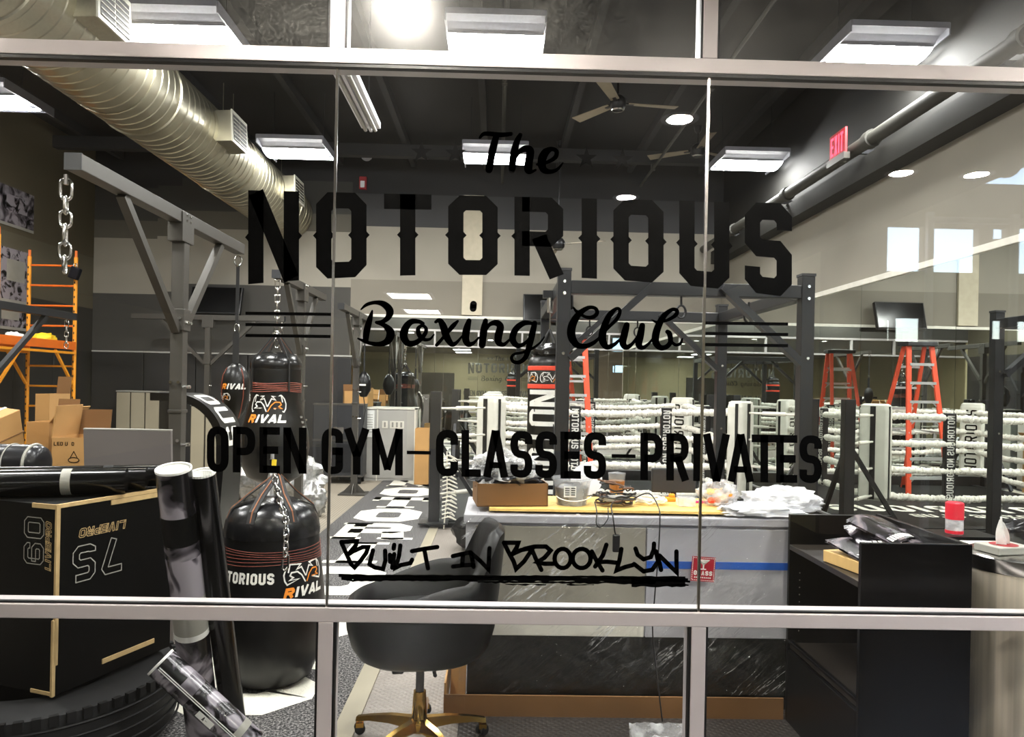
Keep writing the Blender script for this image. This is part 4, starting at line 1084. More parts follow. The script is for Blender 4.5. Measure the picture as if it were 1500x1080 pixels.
for kx, (x, y, sx, sy) in CN.items():
    po = MB().box(x-.06, x+.06, y-.06, y+.06, .05, 1.52).build('corner_post', 'rig_black', ring, world=True, bevel=.005)
    MB().box(x-.16, x+.16, y-.16, y+.16, .05, .065).build('post_plate', 'rig_black', po, world=True)
    MB().bar((x+sx*.05, y, .95), (x+sx*.62, y, .07), .045, .045).build('post_brace', 'rig_black', ring, world=True)
    MB().bar((x, y+sy*.05, .95), (x, y+sy*.62, .07), .045, .045).build('post_brace', 'rig_black', ring, world=True)
    cx, cy = x+sx*.62, y+sy*.58; a = math.atan2(-sx*1.0, sy*1.0)
    # pad axes: the face looks at the ring centre
    Mp = Matrix.Translation((cx, cy, 0)) @ rotz(math.atan2(sy, sx)-PI/2)
    mb = MB(); w = .17; prof = []
    pad = MB()
    for (w0, d0, z0), (w1, d1, z1) in zip([(.13,.07,.30),(.165,.1,.34),(.165,.1,1.40),(.15,.09,1.45)], [(.165,.1,.34),(.165,.1,1.40),(.15,.09,1.45),(.12,.06,1.47)]):
        for s in range(1):
            q0 = [(-w0,-d0,z0),(w0,-d0,z0),(w0,d0,z0),(-w0,d0,z0)]; q1 = [(-w1,-d1,z1),(w1,-d1,z1),(w1,d1,z1),(-w1,d1,z1)]
            pad.add(q0+q1, [(0,1,5,4),(1,2,6,5),(2,3,7,6),(3,0,4,7)], M=Mp)
    pad.add([(-.12,-.06,1.47),(.12,-.06,1.47),(.12,.06,1.47),(-.12,.06,1.47)], [(0,1,2,3)], M=Mp).add([(-.13,-.07,.30),(.13,-.07,.30),(.13,.07,.30),(-.13,.07,.30)], [(3,2,1,0)], M=Mp)
    po = pad.build('corner_pad', 'pad_white', ring, world=True, bevel=.03, smooth=40)
    MB().box(-.03, .03, -.112, -.1, .32, 1.44, M=Mp).build('pad_gap', 'rig_black', po, world=True)
    for s in (-1, 1): MB().box(s*.168-.006, s*.168+.006, -.05, -.015, .32, 1.44, M=Mp).build('pad_strap', 'rig_black', po, world=True)
    mb = MB(); L_ = word_len('NOTORIOUS', .17, .5, .14)
    word(mb, 'NOTORIOUS', 0, 0, .17, lambda a,b,d: Mp @ Vector((.085-b, .104, .38+a*.98/L_*1.0)), .5, .13, .14); mb.build('pad_lettering', 'vinyl_black', po, world=True)
    PADC[kx] = (cx, cy)
RZ = (1.33, 1.01, .69, .36)
def rope(p0, p1, z, seed):
    r_ = random.Random(seed); n = 230; pts = []; rs = []; k0 = r_.random()*9
    for i in range(n+1):
        q = i/n; sag = -.035*math.sin(PI*q)+.012*math.sin(q*9+seed)
        pts.append((p0[0]+(p1[0]-p0[0])*q+.008*math.sin(q*31+seed), p0[1]+(p1[1]-p0[1])*q+.008*math.cos(q*27+seed), z+sag+.006*r_.uniform(-1,1)))
        rs.append(.027+.012*r_.random()+.012*((i*.21+k0) % 1.0)+.012*max(0, mnoise.noise(Vector((i*.13, seed, 0)))))
    return MB().tube(pts, rs, 7).build('rope', 'rope_wrap', ring, world=True, smooth=70)
k = 0
for a, b in (('fl','fr'),('bl','br'),('fl','bl'),('fr','br')):
    for z in RZ:
        k += 1; rope(PADC[a], PADC[b], z, k)
for kx, (x, y, sx, sy) in CN.items():
    for z in RZ:
        cx, cy = PADC[kx]
        MB().tube([(x+sx*.05, y+sy*.05, z), (cx-sx*.06, cy-sy*.06, z)], .014, 6).tube([(x+sx*.22, y+sy*.2, z), (x+sx*.42, y+sy*.39, z)], .024, 8).build('turnbuckle', 'trim_white', ring, world=True)
def spacer(x, y, ang, seed):
    Mp = Matrix.Translation((x, y, 0)) @ rotz(ang)
    b = MB().box(-.065,.065,-.036,.036,.3,1.37, M=Mp).build('rope_banner', 'rig_black', ring, world=True, bevel=.01)
    for sg in (-1, 1):
        mb = MB(); h = .085; L_ = word_len('NOTORIOUS NOTORIOUS', h, .6, .16); s = 1.0/L_
        word(mb, 'NOTORIOUS NOTORIOUS', 0, 0, h, lambda a,b_,d: Mp @ Vector((sg*(b_-.042), -sg*.0375, 1.34-a*s)), .6, .17, .16); mb.build('banner_lettering', 'print_white', b, world=True)
spacer(2.05, RY0+.58, .05, 1); spacer(.95, RY0+.58, -.05, 2); spacer(1.5, RY1-.58, 0, 3); spacer(RX1-.62, 10.3, PI/2, 4); spacer(RX0+.62, 10.3, PI/2, 5)

# ------------------------------------------------------------------ stepladder inside the ring
def ladder(x, y, rz, lab):
    t = thing('step_ladder', lab, 'ladder', (x, y, .062), rz); H = 2.28
    for s in (-1, 1):
        MB().bar((s*.34,-.32,0),(s*.19,-.06,H), .075, .03, (0,1,0)).build('front_rail', 'ladder_orange', t)
        MB().bar((s*.32,.72,0),(s*.17,.07,H), .06, .028, (0,1,0)).build('rear_rail', 'ladder_orange', t)
        MB().cbox((s*.34,-.325,.02), (.05,.09,.05)).build('rubber_foot', 'rubber', t); MB().cbox((s*.32,.73,.02), (.05,.09,.05)).build('rubber_foot', 'rubber', t)
        MB().bar((s*.28,-.23,.95),(s*.255,.42,.97), .012, .025).build('spreader', 'alu', t)
    for i in range(1, 8):
        q = i/8; w = .34-.15*q; yy = -.32+.26*q; z = H*q
        st = MB().cbox((0, yy+.02, z), (2*w-.02, .085, .022)).box(-w+.01, w-.01, yy-.024, yy-.02, z-.03, z+.011).build('step', 'alu', t)
        for s in (-1, 1): MB().bar((s*(w-.01), yy, z-.09),(s*(w-.1), yy, z-.012), .012, .02, (0,1,0)).build('step_brace', 'alu', st)
    for i in range(1, 7):
        q = i/7; w = .32-.15*q; yy = .72-.65*q
        MB().cbox((0, yy, H*q), (2*w-.02, .02, .035)).build('rear_rung', 'alu', t)
    MB().cbox((0, 0, H+.02), (.5,.26,.07)).build('top_cap', 'dark_plastic', t, bevel=.015)
    MB().cbox((0, -.02, H+.062), (.26,.1,.02)).build('tool_tray', 'print_grey', t, bevel=.005)
ladder(1.13, 11.2, -.12, 'orange fibreglass step ladder standing inside the boxing ring')

# ------------------------------------------------------------------ central rig
rig = thing('pull_up_rig', 'black square-tube training rig of four posts between counter and ring', 'training rig', (1.41, 6.6, 0))
gx0, gx1, gy0, gy1, gz, w = .49, 2.33, 5.55, 7.65, 2.47, .1
for x in (gx0, gx1):
    for y in (gy0, gy1):
        po = MB().box(x-w/2, x+w/2, y-w/2, y+w/2, .01, gz).build('post', 'rig_black', rig, world=True, bevel=.006)
        MB().box(x-w/2-.004, x+w/2+.004, y-w/2-.004, y+w/2+.004, gz, gz+.02).build('post_cap', 'dark_plastic', po, world=True)
        for zz in (gz-.08, gz-.17, gz-.62, 1.2):
            MB().tube([(x,y-w/2-.012,zz),(x,y-w/2+.002,zz)], .012, 8).build('bolt', 'chrome', rig, world=True)
for y in (gy0, gy1):
    MB().box(gx0+w/2, gx1-w/2, y-w/2, y+w/2, gz-.17, gz-.07).build('beam', 'rig_black', rig, world=True, bevel=.006)
    for s, x in ((1, gx0), (-1, gx1)):
        MB().bar((x+s*.05, y-.055, gz-.66), (x+s*.66, y-.055, gz-.1), .05, .085, (0,1,0)).build('brace', 'rig_black', rig, world=True)
        MB().tube([(x+s*.62,y-.092,gz-.135),(x+s*.62,y-.08,gz-.135)], .016, 8).build('bolt', 'chrome', rig, world=True)
for x in (gx0, gx1):
    MB().box(x-w/2, x+w/2, gy0+w/2, gy1-w/2, gz-.17, gz-.07).build('beam', 'rig_black', rig, world=True, bevel=.006)
for (x, y) in ((1.38, gy0), (1.45, gy1), (1.98, gy0+.25), (.95, gy1)):
    MB().tube([(x, y, gz-.17), (x, y, gz-.24)], .009, 6).tube([(x+.035*math.sin(a), y, gz-.285+.048*math.cos(a)) for a in [2*PI*i/14 for i in range(14)]], .009, 6, closed=True).build('eye_bolt', 'rig_black', rig, world=True)
MB().bar((gx0-.05, 6.0, gz-.12), (gx0-.13, 6.0, gz-.12), .06, .06).build('hanger_arm', 'rig_black', rig, world=True)

bg = thing('heavy_bag', 'long black heavy bag with two red bands and sideways white lettering behind a post', 'punching bag', (.42, 5.98, 0))
prof = [(0,.52),(.14,.525),(.168,.55),(.17,.7),(.17,1.78),(.155,1.83),(.1,1.86),(0,1.87)]
MB().lathe(prof, 32).build('body', 'bag_leather', bg, smooth=50); rfb = interp(prof[1:-1])
for z in (1.745, 1.60): MB().lathe([(.1705,z-.018),(.173,z-.014),(.173,z+.014),(.1705,z+.018)], 32, cap=False).build('red_band', 'band_red', bg)
MB().blob((0,0,1.88), (.15,.15,.07), 24, 10, .25, 3.2).build('crumpled_top', 'bag_shine', bg, smooth=60)
mb = MB(); emblem(mb, 0, 0, .085, wrap(rfb, 1.63, .1)); emblem(mb, 0, 0, .085, wrap(rfb, 1.63, -1.2)); emblem(mb, 0, 0, .085, wrap(rfb, 1.63, 1.3)); mb.build('logo', ['print_white','print_orange'], bg)
mb = MB(); ww = wrap(rfb, 0, -.3)
word(mb, 'NOTORIOUS', 0, 0, .235, lambda a,b,d: ww(b-.1175, 1.572-a, 0), .56, .155, .1, curved=True); mb.build('lettering', 'print_white', bg)
for a in (.5, 2.1, 3.6, 5.2): MB().tube([(.15*math.sin(a),-.15*math.cos(a),1.82),(.0,0,2.06)], .01, 6).build('strap', 'strap', bg)
MB().tube([(0,0,2.04),(0,0,2.2)], .006, 6).tube([(0,0,2.2),(0,0,2.32)], .026, 10).tube([(0,0,2.32),(0,0,2.36),(-.06,0.01,2.37)], .008, 6).build('spring_hanger', 'chrome', bg)

# far small bags by the back racks
def speed_bag(px, py, Y, lab, s=1.0, top=2.5, white=False):
    p = at(px, py, Y); t = thing('speed_bag', lab, 'punching bag', (p.x, Y, 0), 0, 'small hanging bags at the back')
    z = p.z; pr = [(0,z-.2*s),(.05*s,z-.19*s),(.105*s,z-.09*s),(.115*s,z),(.09*s,z+.11*s),(.03*s,z+.19*s),(0,z+.2*s)]
    MB().lathe(pr, 18).build('body', 'bag_leather', t, smooth=50)
    MB().tube([(0,0,z+.19*s),(0,0,top)], .012, 6).build('strap', 'strap', t)
    MB().tube([(0,0,z-.19*s),(.03,0,z-.4*s),(0,0,z-.62*s)], .008, 6).build('cord', 'strap', t)
    MB().cbox((0,-.112*s,z-.01), (.1*s,.012,.025*s)).build('label_patch', 'print_white', t)
speed_bag(533,563,11.2,'small black double-end bag hanging at the far end of the back rack', 1.0, 2.54)

# ================================================================== RECEPTION COUNTER
DX0, DX1, DY0, DY1, DZ = -.14, 1.62, 3.64, 4.18, .965
desk = thing('reception_counter', 'grey reception counter with a metal front panel, wrapped in clear plastic film', 'counter', ((DX0+DX1)/2, DY0, 0))
MB().box(DX0, DX1, DY0+.005, DY1, .37, DZ-.04).build('carcass', 'desk_grey', desk, world=True)
MB().box(DX0-.01, DX1+.01, DY0-.02, DY1+.02, DZ-.04, DZ).build('countertop', 'desk_grey', desk, world=True, bevel=.004)
xm = at(945,850,DY0).x
MB().box(DX0+.05, xm-.003, DY0-.012, DY0+.005, .46, DZ-.055).build('metal_panel', 'desk_metal', desk, world=True, bevel=.003)
MB().box(xm+.003, DX1, DY0-.012, DY0+.005, .37, DZ-.055).build('grey_panel', 'desk_grey', desk, world=True, bevel=.003)
MB().box(DX0+.05, xm-.003, DY0-.01, DY0+.005, .37, .455).build('white_rail', 'trim_white', desk, world=True, bevel=.003)
MB().box(DX0+.02, DX1, DY0+.02, DY0+.04, .0, .365).box(DX0+.02, DX0+.04, DY0+.04, DY1, 0, .365).build('toe_kick', 'desk_black', desk, world=True)
MB().box(DX0-.002, DX0, DY0+.03, DY0+.06, .4, .9).build('end_groove', 'locker_gap', desk, world=True)
MB().box(xm+.003, DX1, DY0-.0145, DY0-.012, at(1050,828,DY0).z-.018, at(1050,828,DY0).z+.018).build('blue_tape', 'blue_tape', desk, world=True)
def fold(u, v):
    x = DX0-.02+(DX1-DX0+.02)*u; z = .10+.86*v
    return Vector((x, DY0-.042+.016*mnoise.noise(Vector((u*7+v*5, v*2.2-u*2.5, 3)))+.006*mnoise.noise(Vector((u*28+v*22, v*9, 1))), z))
MB().grid(110, 60, fold).build('plastic_film', 'film', desk, world=True, smooth=80)
def fold2(u, v):
    return Vector((DX0-.02+(DX1-DX0+.03)*u, DY0-.04+.6*v, DZ+.004+.006*abs(mnoise.noise(Vector((u*16, v*9, 8))))))
MB().grid(80, 30, fold2).build('plastic_film', 'film', desk, world=True, smooth=80)
g = thing('fragile_label', 'red GLASS sticker with a wine glass on the plastic wrap', 'sticker', tuple(at(1030,834,DY0-.062)), 0)
Mg = Matrix.Rotation(.06, 4, 'Y')
MB().box(-.058,.058,-.001,.001,-.06,.06, M=Mg).build('sheet', 'label_red', g)
mb = MB(); fg = lambda a,b,d: Mg @ Vector((a, -.002, b))
L_ = word_len('GLASS', .022, .7, .16); word(mb, 'GLASS', -L_/2, -.03, .022, fg, .7, .24, .16)
mb.ribbon([(-.024,.044),(.024,.044),(.0,.022),(-.024,.044)], .003, False, fg); mb.ribbon([(0,.022),(0,.002)], .003, False, fg); mb.ribbon([(-.014,.0),(.014,.0)], .0025, False, fg)
mb.add([fg(-.022,.04,0),fg(.022,.04,0),fg(0,.022,0)], [(0,1,2)])
for k in range(12):
    q = -.052+k*.0095; mb.ribbon([(q,.054),(q+.006,.054)], .0015, False, fg); mb.ribbon([(q,-.054),(q+.006,-.054)], .0015, False, fg); mb.ribbon([(-.053,q),(-.053,q+.006)], .0015, False, fg); mb.ribbon([(.053,q),(.053,q+.006)], .0015, False, fg)
for k in range(9): mb.ribbon([(-.042+k*.0095,-.041),(-.036+k*.0095,-.041)], .003, False, fg)
mb.build('lettering', 'print_white', g)
cb = thing('cardboard_tray', 'flat brown cardboard tray lying open under the counter front', 'cardboard', (.6, 3.58, .006))
x0, x1 = at(650,1040,3.57).x, DX0+1.56
MB().box(x0, x1, 3.55, 3.56, .006, .108).build('front_wall', 'card_dark', cb, world=True)
MB().box(x0, x0+.008, 3.56, 4.1, .006, .16).build('end_wall', 'card', cb, world=True)
MB().box(x0, x1, 3.56, 3.62, .006, .012).build('bottom', 'card', cb, world=True)
MB().box(x0+.02, x0+.1, 3.546, 3.55, .012, .1).build('corner_flap', 'card_dark', cb, world=True)
MB().add([(x0+.02,3.7,.012),(x0+.1,3.61,.012),(x0+.105,3.615,.32),(x0+.03,3.7,.31)], [(0,1,2,3),(3,2,1,0)]).build('torn_flap', 'card', cb, world=True)

# ---- things on the counter
zt = DZ+.012
pw = MB().box(at(620,740,3.9).x+.35, at(1060,745,3.75).x, 3.66, 4.1, zt, zt+.014).build('plywood_sheet', 'plywood', bevel=.002); tag(pw, 'thin yellow plywood sheet lying on the counter', 'board')
z2 = zt+.015
t = thing('cardboard_box', 'shallow open brown box on the left end of the counter', 'cardboard box', (at(746,725,3.86).x, 3.84, z2), .12)
w, d, h = .18, .13, .115
for n_, b in (('side_wall', (-w,w,-d,-d+.006,0,h)),('side_wall', (-w,w,d-.006,d,0,h)),('side_wall', (-w,-w+.006,-d,d,0,h)),('side_wall', (w-.006,w,-d,d,0,h)),('bottom', (-w,w,-d,d,0,.006))):
    MB().box(*b).build(n_, 'card_dark', t)
t2 = thing('plastic_bag', 'dark crumpled plastic wrapping heaped in the open brown box', 'plastic bag', (t.location.x, 3.84, z2+.07))
MB().blob((-.01,0,.07), (.17,.13,.085), 36, 18, .45, 3.4, seed=3).build('wrapping', 'navy', t2, smooth=70); MB().blob((-.03,-.03,.11), (.17,.13,.085), 36, 18, .5, 4.2, seed=5).build('clear_wrapping', 'film_bag', t2, smooth=70)
px = at(838,730,3.8)
t = thing('storage_bucket', 'clear plastic bucket with white label holding black cables', 'bucket', (px.x, 3.82, z2))
MB().lathe([(.0,0),(.078,0),(.098,.125),(.106,.13),(.106,.14),(.1,.14),(.094,.128),(.075,.006),(0,.006)], 32).build('tub', 'clear_plastic', t, smooth=40)
MB().lathe([(.0,.008),(.072,.008),(.088,.09),(.05,.11),(0,.105)], 24).build('contents', 'navy', t, smooth=40)
MB().box(-.05,.012,-.1005,-.0985,.05,.105).build('label', 'paper_white', t); MB().tube([(.095*math.sin(a),-.1-.0*a,.06-.03*math.cos(a*1.2)) for a in [-1.2+.2*i for i in range(13)]], .0025, 5).build('handle', 'print_white', t)
mb = MB()
for k in range(4): mb.box(-.045+.0*k,-.022,-.102,-.1008,.06+k*.011,.064+k*.011); mb.box(-.014,.007,-.102,-.1008,.06+k*.011,.065+k*.011)
mb.build('label_print', 'vinyl_black', t)
px = at(860,690,3.95); t = thing('round_plate', 'round white plate leaning behind the storage bucket', 'plate', (px.x, 3.97, z2+.11))
MB().lathe([(0,-.004),(.078,-.004),(.085,.0),(.085,.004),(0,.004)], 32, M=Matrix.Rotation(PI/2-.2, 4, 'X')).build('disc', 'lamp_white', t, smooth=40); MB().lathe([(.07,-.006),(.074,-.0075),(.078,-.006)], 32, M=Matrix.Rotation(PI/2-.2, 4, 'X'), cap=False).build('rim', 'print_grey', t)
MB().bar((0,.02,-.07),(0,.06,-.108), .02, .004).build('stand', 'print_grey', t)
def cable_heap(n, r, R0, zh, seed, mat, name, lab, loc):
    r_ = random.Random(seed); t = thing(name, lab, 'cable', loc)
    for k in range(n):
        a0 = r_.uniform(0, 6.28); rr_ = R0*r_.uniform(.55, 1); ex = r_.uniform(.5, 1); z = r_.uniform(.008, zh); tl = r_.uniform(-.4, .4)
        pts = [(rr_*math.cos(a0+s*.35)+.012*r_.uniform(-1,1), rr_*ex*math.sin(a0+s*.35), max(.008, z+tl*rr_*math.cos(a0+s*.35)+.008*r_.uniform(-1,1))) for s in range(r_.randint(12, 20))]
        MB().tube([Vector(q[:3]) for q in catmull(pts, 3)], r, 5).build('cable_loop', mat if k % 3 else 'cable_brown', t, smooth=60)
    return t
px = at(903,725,3.78); cc = cable_heap(11, .0045, .12, .11, 4, 'cable', 'cable_heap', 'tangled heap of dark cables with a hanging power adapter', (px.x, 3.80, z2))
MB().tube([Vector(q) for q in catmull([(-.03,-.1,.03),(-.05,-.17,.02),(-.05,-.235,-.02),(-.04,-.24,-.09),(-.035,-.238,-.10)], 5)], .0035, 6).build('adapter_lead', 'cable', cc)
MB().cbox((-.033,-.238,-.145), (.034,.026,.085)).build('power_adapter', 'black_plastic', cc, bevel=.006)
MB().tube([Vector(q) for q in catmull([(-.12,-.08,.03),(-.125,-.2,-.0),(-.13,-.232,-.05),(-.11,-.232,-.07),(-.075,-.232,-.03),(-.07,-.2,.02)], 5)], .003, 6).build('hanging_loop', 'cable', cc)
MB().box(-.08,.05,-.05,.03,.03,.05, M=rotz(.4)).build('circuit_board', 'print_grey', cc)
t = thing('power_cord', 'thin black cord hanging down the counter front to the floor', 'cable', (px.x+.09, 3.78, z2+.02))
MB().tube([Vector(q) for q in catmull([(0,0,.02),(.06,-.08,.06),(.085,-.19,.01),(.085,-.232,-.06),(.078,-.234,-.25),(.066,-.236,-.42),(.06,-.238,-.60),(.1,-.3,-.99)], 6)], .0035, 6).build('cord', 'cable', t)
px = at(904,705,4.02); t = thing('coffee_cup', 'clear cup of iced brown coffee with a yellow mark', 'cup', (px.x, 4.03, z2))
MB().lathe([(0,0),(.033,0),(.044,.10),(0,.10)], 20).build('drink', 'cup_brown', t, smooth=40); MB().lathe([(.044,.1),(.047,.135),(.049,.136),(.049,.142),(0,.15)], 20).build('lid', 'clear_plastic', t, smooth=40)
MB().box(-.018,.012,-.0425,-.0385,.02,.04).build('print', 'yellow', t)
px = at(940,738,3.85)
t = thing('rope_coil', 'loose coil of white rope on the counter', 'rope', (at(955,738,3.84).x, 3.86, z2)); r_ = random.Random(5)
for k in range(9):
    a0 = r_.uniform(0, 6.28); q = [(.085*r_.uniform(.5,1)*math.cos(a0+s*.5), .06*r_.uniform(.6,1)*math.sin(a0+s*.5), .007+.03*r_.random()) for s in range(16)]
    MB().tube([Vector(v) for v in catmull(q, 3)], .0055, 6).build('rope_loop', 'rope_white', t, smooth=60)
px = at(976,725,3.98); o = MB().box(-.05,.05,-.02,.02,0,.022).cbox((.03,0,.03),(.03,.03,.02)).build('tape_measure_case', 'orange_plastic', bevel=.006); o.location = (px.x, 3.98, z2); tag(o, 'flat orange plastic tool case behind the rope coil', 'tool')
px = at(1006,735,3.8); t = thing('clear_container', 'small clear plastic food container on the plywood', 'container', (px.x, 3.82, z2))
MB().box(-.045,.045,-.035,.035,0,.045).build('tub', 'film_white', t, bevel=.006); MB().box(-.05,.05,-.04,.04,.045,.052).build('lid', 'clear_plastic', t, bevel=.003)
px = at(1025,731,3.9); o = MB().box(-.04,.04,-.008,.008,0,.012).cbox((.045,0,.006),(.012,.02,.014)).build('marker_pen', 'pink', bevel=.003); o.location = (px.x, 3.93, z2); tag(o, 'bright pink marker pen behind the clear container', 'pen')
px = at(988,705,4.08); t = thing('monitor', 'black back of a small monitor standing at the counter rear', 'screen', (px.x, 4.1, z2))
MB().box(-.125,.125,-.015,.015,.03,.165).build('case', 'dark_plastic', t, bevel=.008); MB().box(-.03,.03,-.03,.03,0,.006).box(-.015,.015,-.008,.008,.006,.05).build('stand', 'black_plastic', t)
px = at(1052,725,3.86); t = thing('plastic_bag', 'clear bag of colourful snacks on the counter, left of the white bags', 'plastic bag', (px.x, 3.86, z2))
MB().blob((0,0,.065), (.1,.08,.068), 30, 16, .3, 3.5, seed=11, flat=.0).build('bag_film', 'film_bag', t, smooth=70)
r_ = random.Random(9)
for k in range(10):
    c = (r_.uniform(-.06,.06), r_.uniform(-.05,.05), .02+r_.uniform(0,.08)); MB().blob(c, (.024,.02,.016), 10, 6, .2, 3, seed=k, flat=.004).build('snack_pack', ['band_red','orange_plastic','vinyl_back','yellow','card'][k % 5], t)
px = at(1150,735,3.8); t = thing('plastic_bag', 'big white plastic bag with a printed mark on the right end of the counter', 'plastic bag', (px.x, 3.84, zt))
MB().blob((0,0,.045), (.2,.13,.075), 40, 18, .28, 3.2, seed=21, flat=.0).build('bag_film', 'film_white', t, smooth=70)
MB().cbox((.02,-.1,.07),(.05,.02,.03), M=Matrix.Rotation(-.2,4,'Y')).build('printed_mark', 'carton_black', t)
px = at(1180,747,3.68); t = thing('plastic_bag', 'flat white plastic bag drooping over the counter edge', 'plastic bag', (at(1115,745,3.7).x, 3.68, zt))
MB().blob((0,0,.02), (.2,.07,.04), 36, 14, .35, 3.0, seed=31, flat=.0).build('bag_film', 'plastic_white', t, smooth=70)
px = at(1060,745,3.7); o = MB().box(-.07,.07,-.03,.03,0,.004).box(-.05,.06,-.02,.035,.004,.007).build('paper_sheets', 'paper_white'); o.location = (at(1080,746,3.66).x, 3.68, zt); o.rotation_euler.z = .2; tag(o, 'loose white papers at the plywood edge', 'paper')

# ================================================================== SWIVEL CHAIR
chair = thing('swivel_chair', 'black leather swivel armchair with a polished gold base', 'chair', (-.315, 3.27, .009), math.radians(8))
def rad(ph, a, b, e=2.6):
    c, s = abs(math.cos(ph)), abs(math.sin(ph)); return 1/((c/a)**e+(s/b)**e)**(1/e)
def sst(x, a, b):
    t_ = max(0, min(1, (x-a)/(b-a))); return t_*t_*(3-2*t_)
n = 56; rows = []
for i in range(n):
    ph = 2*PI*i/n; d = abs((ph+PI) % (2*PI)-PI)
    top = .655+.10*sst(d, 2.5, 1.0)+.215*sst(d, .98, .5)
    o_ = []
    for (z, ka) in [(.405,.74),(.425,.84),(.47,.93),(.54,.99),(.54+(top-.54)*.35,1.0),(.54+(top-.54)*.75,1.0),(top-.015,.985)]:
        r = rad(ph, .325, .305)*ka; lean = .10*max(0,(z-.55))*math.cos(d) if d < 1.2 else 0
        o_.append((r*math.cos(ph)+lean, r*math.sin(ph), z))
    ri = rad(ph, .265, .245); lean = .10*max(0, top-.55)*math.cos(d) if d < 1.2 else 0
    o_.append(((ri+.028)*math.cos(ph)+lean, (ri+.028)*math.sin(ph), top+.006)); o_.append((ri*math.cos(ph)+lean*.9, ri*math.sin(ph), top-.018)); o_.append((ri*.98*math.cos(ph), ri*.98*math.sin(ph), .56)); o_.append((ri*.9*math.cos(ph), ri*.9*math.sin(ph), .5))
    rows.append(o_)
m_ = len(rows[0]); vs = [p for r in rows for p in r]; fs = []
for i in range(n):
    for j in range(m_-1):
        a = i*m_+j; b = ((i+1) % n)*m_+j; fs.append((a, b, b+1, a+1))
fs.append(tuple(i*m_ for i in range(n-1,-1,-1))); fs.append(tuple(i*m_+m_-1 for i in range(n)))
MB().add(vs, fs).build('shell', 'leather', chair, smooth=55)
MB().lathe([(0,.5),(.22,.5),(.25,.52),(.25,.57),(.23,.595),(.0,.605)], 36, sx=1, sy=.93).build('seat_cushion', 'leather', chair, smooth=50)
MB().cbox((-.02,-.03,.39),(.2,.2,.03)).cbox((-.1,-.12,.39),(.05,.08,.04)).build('mechanism', 'black_plastic', chair, bevel=.008)
MB().tube([(.045,-.12,.395),(.05,-.26,.4)], .008, 8).build('tilt_lever', 'black_plastic', chair)
MB().tube([(0,0,.2),(0,0,.395)], .019, 14).build('gas_lift', 'steel_grey', chair, smooth=40)
MB().lathe([(0,.06),(.042,.06),(.05,.075),(.05,.1),(.034,.118),(.03,.2),(.027,.235),(0,.235)], 24).build('column', 'gold', chair, smooth=40)
for k in range(5):
    a = math.radians(90-8+72*k); m = rotz(a)
    b = MB(); pts = [(.03,0,.1),(.12,0,.105),(.22,0,.09),(.3,0,.072)]
    for q0, q1 in zip(pts, pts[1:]): b.bar(q0, q1, .038, .024)
    b = MB().add([], [])
    vs = []
    for x, w_, z0, z1 in ((.03,.026,.07,.118),(.14,.022,.078,.112),(.24,.018,.072,.094),(.305,.018,.06,.078)):
        vs += [(x,-w_,z0),(x,w_,z0),(x,w_*.6,z1),(x,-w_*.6,z1)]
    fs = []
    for i in range(3):
        for j in range(4): fs.append((i*4+j, i*4+(j+1) % 4, (i+1)*4+(j+1) % 4, (i+1)*4+j))
    fs += [(3,2,1,0),(12,13,14,15)]
    l_ = MB().add(vs, fs, M=m).build('base_leg', 'gold', chair, smooth=30)
    c = m @ Vector((.292,0,0))
    MB().tube([(c.x,c.y,.068),(c.x,c.y,.05)], .009, 8).cbox((c.x,c.y,.045),(.034,.05,.02)).build('caster_hood', 'gold', l_)
    for s in (-1,1): MB().lathe([(0,-.009),(.02,-.009),(.024,-.004),(.024,.004),(.02,.009),(0,.009)], 14, M=Matrix.Translation((c.x,c.y,.025)) @ rotz(a+.6) @ Matrix.Translation((0,s*.014,0)) @ Matrix.Rotation(PI/2,4,'X')).build('caster_wheel', 'rubber', l_)

# ================================================================== RIGHT SIDE
cab = thing('shelf_cabinet', 'black open-topped reception cabinet with open shelves on its left end', 'cabinet', (1.65, 3.2, .006))
X0, X1, Y0, Y1, Z1 = 1.43, 1.868, 2.84, 3.56, 1.015
MB().box(X0, X1, Y0, Y0+.022, .006, Z1).build('front_panel', 'cabinet_black', cab, world=True, bevel=.002)
MB().box(X0, X1+.06, Y1-.022, Y1, .006, Z1-.01).build('back_panel', 'cabinet_black', cab, world=True, bevel=.002)
MB().box(X1-.022, X1, Y0+.022, Y1-.022, .006, Z1).build('end_panel', 'cabinet_black', cab, world=True, bevel=.002)
MB().box(X0, X1-.022, Y0+.022, Y1-.022, .835, .86).build('shelf', 'shelf_black', cab, world=True, bevel=.002)
MB().box(X0+.01, X1-.022, Y0+.022, Y1-.022, .36, .385).build('shelf', 'shelf_black', cab, world=True, bevel=.002)
MB().box(X0, X0+.02, Y0+.022, Y1-.022, .006, .35).box(X0, X0+.02, Y0+.022, Y1-.022, .385, .40).build('lower_door', 'cabinet_black', cab, world=True, bevel=.002)
for k in range(9): MB().box(X0+.05, X0+.054, Y1-.024, Y1-.022, .44+.035*k, .445+.035*k).build('peg_hole', 'print_grey', cab, world=True)
o = MB().box(-.09,.09,-.15,.15,0,.05).build('wood_block', 'wood_light', bevel=.003); o.location = (1.555, 3.06, .862); o.rotation_euler.z = .2; tag(o, 'pale wooden board under the magazines in the cabinet tray', 'board')
